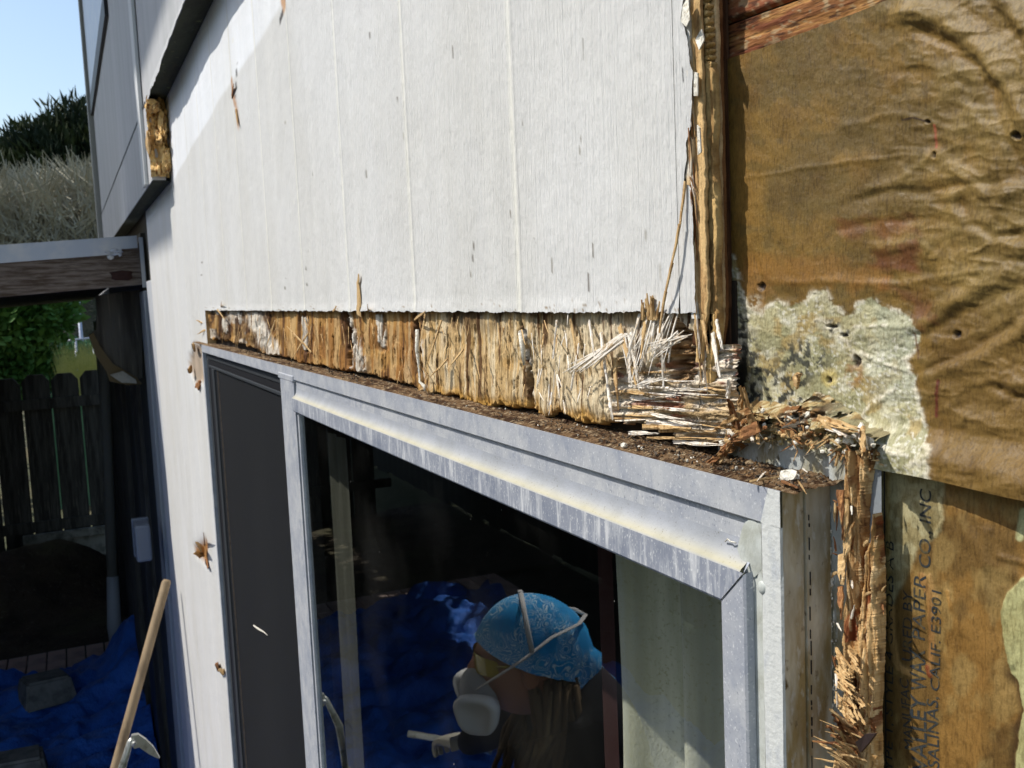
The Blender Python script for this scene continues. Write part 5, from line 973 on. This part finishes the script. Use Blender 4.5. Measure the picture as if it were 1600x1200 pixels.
# ================================================================== OVERHANGING UPPER WALL
up = thing('overhanging_upper_wall', 'shaded grey upper wall overhanging the siding, its skirt board broken off with a rotten end', 'wall', (-4, 0, 2.6))
YO = -.04; Z1 = 2.662; Z2 = 2.482; XB = -2.33
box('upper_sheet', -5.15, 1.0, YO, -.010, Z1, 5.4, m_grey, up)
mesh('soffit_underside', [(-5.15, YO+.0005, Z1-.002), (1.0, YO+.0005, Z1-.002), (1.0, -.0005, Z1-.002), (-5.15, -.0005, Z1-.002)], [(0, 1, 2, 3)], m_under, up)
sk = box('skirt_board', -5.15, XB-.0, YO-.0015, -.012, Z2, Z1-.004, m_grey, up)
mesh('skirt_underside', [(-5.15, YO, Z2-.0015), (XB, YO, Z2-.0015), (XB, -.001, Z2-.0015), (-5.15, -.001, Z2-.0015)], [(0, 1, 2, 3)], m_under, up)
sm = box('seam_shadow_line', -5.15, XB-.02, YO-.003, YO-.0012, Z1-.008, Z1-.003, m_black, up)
xr_ = np.linspace(XB+.01, -.6, 260); zr_ = np.linspace(0, 1, 5); XX = np.broadcast_to(xr_[:, None], (260, 5)).copy(); rg = .004+.020*fbm(xr_*9, 0, 441)**1.5+.012*fbm(xr_*45, 0, 442)*sst(-1.9, -2.1, xr_)
ZZ = Z1+.006-(rg[:, None]+.004)*zr_; YY = YO-.0012-.006*zr_[None, :]*fbm(xr_*7, 0, 443)[:, None]
grid('ragged_edge', np.stack([XX, YY, ZZ], -1), m_grey, up, flip=True)
X, T = np.meshgrid(np.linspace(XB-.10, XB+.13, 50), np.linspace(0, 1, 40), indexing='ij'); 
Yv, Zv = np.meshgrid(np.linspace(YO-.002, -.002, 26), np.linspace(Z2+.006, Z1-.002, 60), indexing='ij'); bulge = .05*fbm(Yv*60, Zv*22, 401)+.03*fbm(Yv*150, Zv*70, 402)
bulge += .06*sst(.5, .62, fbm(Yv*50+9, Zv*16, 403))*(Zv > 2.56)
grid('rotten_end', np.stack([XB-.03+bulge, Yv-.004*(fbm(Yv*90, Zv*50, 404)), Zv], -1), m_foam, up, smooth=False)
chunk((XB+.03, -.030, 2.640), .035, .016, .014, 5, m_foam, up, 'rotten_lump', sub=3); chunk((XB+.02, -.012, 2.600), .03, .010, .035, 6, m_foam, up, 'rotten_lump', sub=3); chunk((XB+.01, -.044, 2.565), .02, .006, .03, 7, m_tan_fib, up, 'rotten_lump', sub=2); chunk((XB+.02, -.010, 2.525), .02, .012, .03, 8, m_foam, up, 'rotten_lump', sub=3)
splinter((XB+.0, -.004, 2.66), (XB+.05, -.006, 2.555), .016, .004, m_black, up, name='black_splinter')
box('vertical_batten', -2.50, -2.42, YO-.010, YO-.0016, Z2-.0, 5.4, mat('light_batten_paint', (.62, .63, .62), .6), up, .002)
a_ = UY(170, 0, YO)[2]; box('window_trim', -5.15, -3.40, YO-.012, YO-.001, 3.13, 3.20, m_black, up); box('trim_casing', -5.15, -3.42, YO-.008, YO-.001, 3.205, 4.6, m_galv, up)
# unseen eave, added and sized to shade the upper wall
rf = thing('shade_eave', 'unseen roof eave added high above the upper wall to shade it', 'roof', (-6, -.5, 5.2))
box('shade_soffit', -8.2, 1.2, -1.72, 0.4, 5.19, 5.25, m_grey, rf); box('shade_fascia', -8.2, 1.2, -1.75, -1.72, 5.12, 5.3, m_grey, rf); box('shade_soffit', -8.2, -3.3, -1.95, -1.751, 5.19, 5.25, m_grey, rf); box('shade_fascia', -8.2, -3.3, -1.98, -1.95, 5.12, 5.3, m_grey, rf)
# dark hole right of the bottom at the far corner
# downspout at the end
ds = thing('corner_downspout', 'tall grey downspout against the sky at the end of the upper wall', 'downspout', (-5.2, -.09, 2.45))
p_ = UX(141, 100, -5.2); box('pipe', -5.24, -5.16, p_[1]-.030, p_[1]+.034, 2.44, 5.1, mat('downspout_paint', (.33, .33, .30), .6), ds, .004)
# far wall with sliding door in the shade
fw = thing('patio_wall', 'shaded far wall beside the patio with a dark sliding door', 'wall', (-5, .03, 0))
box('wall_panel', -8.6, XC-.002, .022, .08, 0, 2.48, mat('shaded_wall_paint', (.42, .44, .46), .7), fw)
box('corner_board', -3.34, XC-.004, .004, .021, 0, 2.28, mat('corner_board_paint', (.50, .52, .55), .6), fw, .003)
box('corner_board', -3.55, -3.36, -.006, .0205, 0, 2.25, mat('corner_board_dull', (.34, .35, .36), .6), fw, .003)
for (xa_, xb_, ya_, mm_) in [(-3.95, -3.6, -.002, m_rail), (-4.35, -4.0, -.016, m_fence), (-4.9, -4.5, -.010, m_rail), (-5.6, -5.0, -.030, m_fence), (-6.6, -5.8, -.022, m_rail), (-8.5, -7.2, -.04, m_black)]:
    box('door_stile', xa_, xb_, ya_, .0215, 0, 2.1, mm_, fw, .003)
cb = thing('cover_box', 'small grey weatherproof cover box on the shaded corner beside the siding', 'outlet cover', (-3.3, -.05, 1.4))
bx0 = UX(224, 846, -3.34); box('lid', -3.40, -3.30, bx0[1]-.026, bx0[1]+.022, bx0[2]-.060, bx0[2]+.062, m_box, cb, .008); box('back_plate', -3.42, -3.401, bx0[1]-.029, bx0[1]+.025, bx0[2]-.064, bx0[2]+.066, m_box, cb, .004)
d2 = thing('patio_downspout', 'grey downspout with a pale kicked foot in front of the dark door', 'downspout', (-6.5, -.15, 0))
q0 = UX(165, 620, -6.5); q1 = UX(176, 900, -6.5); q2 = UX(179, 980, -6.5); q3 = UX(182, 1006, -6.5)
tube('pipe', [UX(163, 470, -6.5), q0, q1], .034, mat('pipe_grey', (.22, .22, .19), .6), d2, 8); tube('foot', [q1, q2, q3], [.036, .045, .04], mat('pipe_foot', (.42, .45, .5), .6), d2, 8)

# ================================================================== PATIO BEAM and added shade roof
bm_ = thing('patio_beam', 'weathered wooden patio beam with metal flashing along its top edge', 'beam', (-3.4, -.3, 2.3))
def beam_box(name, x0, x1, ya, yb, za, zb, m, slope=-.045, bev=0):
    V = boxv(x0, x1, ya, yb, za, zb); V = [(x, y, z+slope*y) for x, y, z in V]
    return mesh(name, V, BF, m, bm_)
sl_ = .057
beam_box('timber', -3.50, -3.40, -3.1, .002, 2.272, 2.405, m_oldwood, sl_)
beam_box('flashing', -3.52, -3.394, -3.1, -.010, 2.392, 2.432, m_galv, sl_)
beam_box('flashing_face', -3.396, -3.392, -3.1, -.06, 2.376, 2.428, m_galv, sl_)
e0 = UX(222, 400, -3.39)[1]
beam_box('end_cap', -3.396, -3.388, e0-.006, e0+.006, 2.262, 2.425, m_galv, sl_)
beam_box('ledger_block', -3.56, -3.41, .002, .06, 2.24, 2.44, m_fence, sl_)
kn = UX(190, 430, -3.398); chunk(kn, .006, .036, .017, 9, mat('dark_knot', (.035, .012, .008), .8), bm_, 'knot', sub=2)
for k in range(7):
    p_ = Vector(UX(176+random.uniform(-8, 12), 394+random.uniform(-8, 8), -3.389)); chunk(p_, .002, random.uniform(.006, .016), random.uniform(.003, .008), k, m_galv, bm_, 'paint_splash', sub=1)
pr_ = thing('patio_shade_roof', 'unseen solid roof on the weathered beam, sized to shade the patio', 'roof', (-6.3, -1.5, 2.4))  # unseen roof sheet, its extent set to keep patio and tarp in shade
V = [(x, y, z+sl_*y) for x, y, z in boxv(-9.4, -3.52, -3.15, -.0, 2.35, 2.39)]; V = [(x, y, z-.012*(-3.5-x)) for x, y, z in V]; mesh('roof_sheet', V, BF, m_fence, pr_)
bk = thing('corbel_bracket', 'rotted curved wooden bracket hanging under the patio beam', 'bracket', (-3.6, -.1, 2.1))
def outline(name, pts, x, th, m, par):
    A = [UX(a, b, x) for a, b in pts]; B = [p+np.array([-th, 0, 0]) for p in A]; n_ = len(A)
    return mesh(name, A+B, [tuple(range(n_)), tuple(range(2*n_-1, n_-1, -1))]+[(i, n_+i, n_+(i+1) % n_, (i+1) % n_) for i in range(n_)], m, par)
outline('bracket_body', [(150, 462), (222, 452), (222, 592), (200, 590), (170, 575), (160, 556), (146, 540), (139, 524), (150, 515), (152, 490)], -3.60, .08, m_fence, bk)
outline('bracket_edge', [(139, 524), (146, 520), (156, 540), (176, 568), (214, 590), (222, 600), (200, 602), (172, 596), (166, 580), (150, 556)], -3.585, .10, mat('mossy_edge_wood', srgb(92, 78, 52), .9), bk)
outline('pale_scrap', [(172, 586), (192, 580), (212, 593), (214, 599), (190, 598)], -3.568, .02, m_pale, bk)

# ================================================================== PATIO OBJECTS
X, Y = np.meshgrid(np.linspace(-6.05, -1.6, 260), np.linspace(-2.3, -.02, 150), indexing='ij')
Z = .05+.16*fbm(X*2.2, Y*2.2, 501)+.16*np.abs(fbm(X*3.5+.6*Y, Y*3.5, 502)-.5)*2+.02*np.abs(fbm(X*14, Y*9, 503)-.5)*2
Z += .20*sst(-.25, -.03, Y)*sst(-5.2, -5.5, X)
edgew = .10*(fbm(Y*5, 0, 504)-.5); X = X+edgew*sst(-5.3, -6.0, X)
tp = grid('blue_tarp', np.stack([X, Y, Z], -1), m_tarp); tp.data.flip_normals(); tag(tp, 'crumpled blue tarpaulin spread over the patio', 'tarpaulin')
def block(px, py, label, s=1.0, rz=.3):
    b = UZ(px, py, .22); V = [(-.13, -.11, 0), (.13, -.13, 0), (.15, .12, 0), (-.10, .13, 0), (-.11, -.09, .10), (.11, -.11, .12), (.12, .10, .11), (-.08, .11, .10)]; o = mesh('concrete_block', [((x*math.cos(rz)-y*math.sin(rz))*s+b[0], (x*math.sin(rz)+y*math.cos(rz))*s+b[1], z*1.2*s+.17) for x, y, z in V], BF, m_block)
    bmm = bmesh.new(); bmm.from_mesh(o.data); bmesh.ops.bevel(bmm, geom=bmm.edges[:], offset=.012, segments=2, affect='EDGES'); bmm.to_mesh(o.data); bmm.free(); tag(o, label, 'block'); return o
block(70, 1078, 'grey concrete block weighing down the tarp near the pavers', 1.0); block(30, 1200, 'grey concrete block on the near part of the tarp at the photo bottom', .9, .1)
# wooden handle leaning on the wall
hp0 = Vector(UY(261, 906, -.035)); hp1 = Vector(UX(176, 1215, -2.75)); dd = (hp1-hp0).normalized()
hn = thing('wooden_handle', 'long worn wooden tool handle leaning against the house corner', 'tool handle', tuple(hp1+dd*.9))
tube('shaft', [hp0, hp0+dd*.008, hp0+dd*.3, hp0+dd*.9, hp0+dd*1.4], [.010, .0135, .0135, .014, .015], m_handle, hn, 12)
# pry bar / claw tool
pb = thing('claw_tool', 'worn steel claw tool with a riveted hook beside the wooden handle', 'hand tool', tuple(UX(190, 1260, -1.9)))
xx_ = -1.9; pts_ = [UX(186, 1290, xx_), UX(186, 1215, xx_), UX(203, 1160, xx_), UX(209, 1152, xx_)]; tube('shank', pts_, [.008, .008, .008, .007], m_steel, pb, 8, squash=.45)
outline('hook', [(203, 1162), (206, 1150), (216, 1148), (228, 1156), (240, 1168), (250, 1185), (246, 1185), (232, 1178), (218, 1168), (210, 1170)], xx_+.006, .010, m_steel, pb)
r_ = Vector(UX(209, 1162, xx_+.012)); chunk(r_, .004, .005, .005, 3, m_steel, pb, 'rivet', sub=2)
box('grip_sleeve', *(lambda p: (p[0]-.012, p[0]+.012, p[1]-.014, p[1]+.014, .3, p[2]))(UX(186, 1292, xx_)), m_rail, pb, .004)

# ================================================================== PERSON (stands outside facing the wall; seen mirrored in the glass)
c_ = np.array([20., 428, 1500])/1500*1.90; hv = np.array([-(c_@cA), c_@cB-D, H-c_@cV]); hx, hy, hz_ = hv[0], -.019-hv[1], hv[2]
HC = Vector((hx, hy, hz_))                # head centre
print('head', HC)
per = thing('person', 'person in blue patterned bandana, respirator mask and yellow glasses, mirrored in the window glass', 'person', (hx, hy-.08, 0))
def skin_mesh(name, joints, edges, m, root=0, sub=2):
    me = bpy.data.meshes.new(name); me.from_pydata([j[0] for j in joints], edges, []); o = bpy.data.objects.new('tmp', me); COL.objects.link(o)
    o.modifiers.new('s', 'SKIN'); 
    for i, j in enumerate(joints): me.skin_vertices[0].data[i].radius = (j[1], j[2] if len(j) > 2 else j[1])
    me.skin_vertices[0].data[root].use_root = True; ss = o.modifiers.new('u', 'SUBSURF'); ss.levels = sub; ss.render_levels = sub
    bpy.context.view_layer.update(); dg = bpy.context.evaluated_depsgraph_get(); nm = bpy.data.meshes.new_from_object(o.evaluated_get(dg)); bpy.data.objects.remove(o)
    return link(name, nm, per, m, True)
fwd_ = Vector((-.36, .92, -.06)).normalized(); side = Vector((fwd_.y, -fwd_.x, 0)).normalized(); upv = side.cross(fwd_).normalized()   # side = person's right
def HP(f, s, u): return HC+(fwd_*f+side*s+upv*u)*1.0
# body: one continuous surface (neck, torso, arms, legs)
bx, by = hx+.02, hy-.10
J = [((bx, by, .92), .15, .12), ((bx, by, 1.12), .14, .11), ((bx, by, 1.28), .17, .12), ((bx, by+.01, 1.385), .10, .09), ((hx, hy-.03, hz_-.10), .055, .06),
     ((bx+.18, by, 1.34), .062), ((bx+.27, by+.02, 1.08), .048), ((bx+.12, by+.12, .95), .036), ((bx-.18, by, 1.34), .062), ((bx-.38, by+.02, 1.16), .048), ((bx-.56, by+.03, 1.05), .034),
     ((bx+.10, by, .86), .10), ((bx+.11, by+.02, .48), .065), ((bx+.12, by-.02, .10), .05), ((bx-.10, by, .86), .10), ((bx-.12, by+.02, .48), .065), ((bx-.12, by-.02, .10), .05)]
E_ = [(0, 1), (1, 2), (2, 3), (3, 4), (2, 5), (5, 6), (6, 7), (2, 8), (8, 9), (9, 10), (0, 11), (11, 12), (12, 13), (0, 14), (14, 15), (15, 16)]
skin_mesh('body', J, E_, m_cloth)
for sx_ in (.12, -.12):
    tube('boot', [(bx+sx_, by-.10, .05), (bx+sx_, by-.02, .06), (bx+sx_, by+.10, .045), (bx+sx_, by+.18, .035)], [.04, .055, .05, .03], m_rail, per, 10)
# hands with fingers
def hand(w, d, m=m_skin, up_=Vector((0, 0, 1))):
    d = d.normalized(); s = d.cross(up_).normalized(); n_ = s.cross(d); Jh = [(w, .026, .018), (w+d*.05, .036, .016), (w+d*.085, .038, .014)]; Eh = [(0, 1), (1, 2)]
    for i, (o_, L_) in enumerate([(-.030, .060), (-.010, .070), (.010, .066), (.029, .050)]):
        k = len(Jh); b_ = w+d*.09+s*o_; Jh += [(b_, .0095), (b_+d*L_*.45-n_*.006, .0088), (b_+d*L_*.65-n_*.028, .0082), (b_+d*L_*.5-n_*.045, .0075)]; Eh += [(2, k), (k, k+1), (k+1, k+2), (k+2, k+3)]
    k = len(Jh); Jh += [(w+d*.035-s*.035, .012), (w+d*.065-s*.05-n_*.02, .010), (w+d*.085-s*.035-n_*.035, .009)]; Eh += [(0, k), (k, k+1), (k+1, k+2)]
    return skin_mesh('hand', Jh, Eh, m, 0, 1)
hand(Vector((bx-.575, by+.03, 1.045)), Vector((-1, .1, -.25)), mat('grey_work_glove', (.36, .33, .27), .9)); hand(Vector((bx+.10, by+.14, .94)), Vector((-.6, .7, -.1)))
# head
bm = bmesh.new(); bmesh.ops.create_uvsphere(bm, u_segments=36, v_segments=28, radius=1)
for v_ in bm.verts:
    f, s, u = v_.co.y, v_.co.x, v_.co.z; r = Vector((s*.074, f*.095, u*.115)); 
    if f > 0: jaw = max(0, -u); r.x *= 1-.30*jaw; r.y *= 1-.06*jaw
    else: r.z *= .97
    g_ = math.exp(-((s/.16)**2+((u+.08)/.20)**2)) if f > 0 else 0; r.y += .022*g_                       # nose
    g_ = math.exp(-(((abs(s)-.38)/.16)**2+((u-.10)/.10)**2)) if f > 0 else 0; r.y -= .010*g_               # eye sockets
    g_ = math.exp(-((s/.3)**2+((u-.24)/.08)**2)) if f > 0 else 0; r.y += .005*g_
    g_ = math.exp(-((s/.3)**2+((u+.42)/.07)**2)) if f > 0 else 0; r.y += .006*g_
    g_ = math.exp(-((s/.25)**2+((u+.80)/.14)**2)) if f > 0 else 0; r.y += .012*g_
    v_.co = HP(r.y, r.x, r.z)
me = bpy.data.meshes.new('head'); bm.to_mesh(me); bm.free(); link('head', me, per, m_skin, True)
for s in (1, -1):
    ov = lambda c, a, b, d_: None
    bm = bmesh.new(); bmesh.ops.create_uvsphere(bm, u_segments=12, v_segments=8, radius=1)
    for v_ in bm.verts: v_.co = HP(-.004+v_.co.y*.017, s*.076+v_.co.x*.008, -.005+v_.co.z*.030)
    me = bpy.data.meshes.new('ear'); bm.to_mesh(me); bm.free(); link('ear', me, per, m_skin, True)
    bm = bmesh.new(); bmesh.ops.create_uvsphere(bm, u_segments=12, v_segments=8, radius=.011)
    for v_ in bm.verts: v_.co = HP(.078+v_.co.y, s*.029+v_.co.x, .012+v_.co.z)
    me = bpy.data.meshes.new('eye'); bm.to_mesh(me); bm.free(); link('eye', me, per, m_filter, True)
# bandana: cap over the skull with a hem line, gathered behind, with a hanging tail
V = []; nu_, nt_ = 64, 22
for t_ in range(nt_):
    for j in range(nu_):
        a = 2*math.pi*j/nu_; f0, s0 = math.cos(a), math.sin(a); cut = -.01+.44*f0; lat = math.asin(cut)+(math.pi/2-math.asin(cut))*(t_/(nt_-1)); f, s_, u = f0*math.cos(lat), s0*math.cos(lat), math.sin(lat)
        fold = 1+(.030*math.sin(s_*22+f*14+u*7)+.020*math.sin(s_*41-f*23+u*13))*max(0, .85-u)*(.5+.5*(f < .2))+(.03 if t_ == 0 else 0); V.append(HP(f*.108*fold-.006-(.020*max(0, -f)), s_*.086*fold, u*.124*fold+.004))
mesh('bandana', V, [(t_*nu_+j, t_*nu_+(j+1) % nu_, (t_+1)*nu_+(j+1) % nu_, (t_+1)*nu_+j) for t_ in range(nt_-1) for j in range(nu_)], m_band, per, True)
tube('bandana_knot', [HP(-.09, 0, .01), HP(-.118, .01, -.02), HP(-.115, .02, -.055)], [.035, .040, .03], m_band, per, 12, squash=.7)
tube('bandana_tail', [HP(-.095, .015, -.02), HP(-.110, .03, -.07), HP(-.115, .03, -.125), HP(-.125, .03, -.19)], [.040, .068, .052, .008], m_band, per, 12, squash=.35)
# glasses, respirator
X, Z = np.meshgrid(np.linspace(-1, 1, 25), np.linspace(-1, 1, 9), indexing='ij')
P = np.array([[list(HP(.100-.045*abs(a)**2.2, a*.074, .012+b*.021*(1-.25*a*a))) for b in Z[0]] for a in X[:, 0]]); grid('safety_glasses', P, m_glass_y, per)
for s in (1, -1): tube('glasses_arm', [HP(.056, s*.074, .018), HP(.0, s*.080, .014)], .003, m_glass_y, per, 5)
bm = bmesh.new(); bmesh.ops.create_uvsphere(bm, u_segments=20, v_segments=14, radius=1)
for v_ in bm.verts: v_.co = HP(.092+v_.co.y*.044, v_.co.x*.046*(1-.25*max(0, v_.co.z)), -.052+v_.co.z*.052)
me = bpy.data.meshes.new('respirator'); bm.to_mesh(me); bm.free(); rs = link('respirator', me, per, m_mask, True)
def filt(s):
    c = HP(.105, s*.072, -.072); d = (side*s*.88+fwd_*.42).normalized(); u = (upv-d*upv.dot(d)).normalized(); w = d.cross(u)
    bm = bmesh.new(); 
    ring = []
    for k, (dd_, sc) in enumerate([(-.016, .75), (-.012, 1.0), (.006, 1.02), (.012, .92), (.0135, .72), (.010, .66)]):
        rr = []
        for j in range(28):
            a = 2*math.pi*j/28; ca, sa = math.cos(a), math.sin(a); q_ = (abs(ca)**3.2+abs(sa)**3.2)**(-1/3.2); tr = 1+.18*sa
            rr.append(bm.verts.new(c+d*dd_+w*ca*q_*.043*sc*tr+u*sa*q_*.037*sc))
        ring.append(rr)
    for a_, b_ in zip(ring[:-1], ring[1:]):
        for j in range(28): bm.faces.new((a_[j], a_[(j+1) % 28], b_[(j+1) % 28], b_[j]))
    bm.faces.new(ring[-1]); bm.faces.new(ring[0][::-1]); me = bpy.data.meshes.new('filter'); bm.to_mesh(me); bm.free(); o = link('filter', me, per, m_filter, True)
filt(1); filt(-1)
tube('exhale_valve', [HP(.10, 0, -.098), HP(.128, 0, -.112)], [.018, .016], m_filter, per, 14)
for s in (1, -1):
    tube('mask_strap', [HP(.100, s*.050, -.030), HP(.055, s*.084, .006), HP(.0, s*.099, .040), HP(-.05, s*.090, .068), HP(-.11, s*.045, .072), HP(-.128, 0, .072)], .0050, m_strap, per, 8, squash=.35)
    tube('mask_strap', [HP(-.012, s*.098, .045), HP(-.008, s*.088, .085), HP(-.006, s*.06, .118), HP(-.006, 0, .131)], .0050, m_strap, per, 8, squash=.4)
# hair: back mass and locks over the shoulders
tube('hair', [HP(-.050, 0, -.03), HP(-.055, 0, -.08), HP(-.065, 0, -.16), HP(-.07, 0, -.26)], [.06, .062, .062, .04], m_hair, per, 14)
random.seed(3)
for k in range(46):
    s = random.choice([1, 1, -1]); a = random.uniform(-.095, .0); o_ = random.uniform(.055, .085); L_ = random.uniform(.22, .40); w_ = random.uniform(-.02, .05)
    p0 = HP(a, s*o_, random.uniform(-.05, -.02)); p = [p0, p0+Vector((s*.012, w_*.4, -L_*.3)), p0+Vector((s*.02+random.uniform(-.03, .03), w_+.04, -L_*.6)), p0+Vector((s*.03+random.uniform(-.05, .05), w_+.07, -L_))]
    tube('hair_lock', p, [.006, .0065, .006, .003], m_hair, per, 6)
# tool held in the left hand
ht = thing('hand_bar', 'pale metal bar held in the gloved hand, mirrored low in the glass', 'hand tool', (bx-.67, by+.03, 1.06))
tube('bar', [(bx-.60, by-.06, .99), (bx-.66, by+.03, 1.015), (bx-.72, by+.13, 1.035)], .009, m_steel, ht, 8)
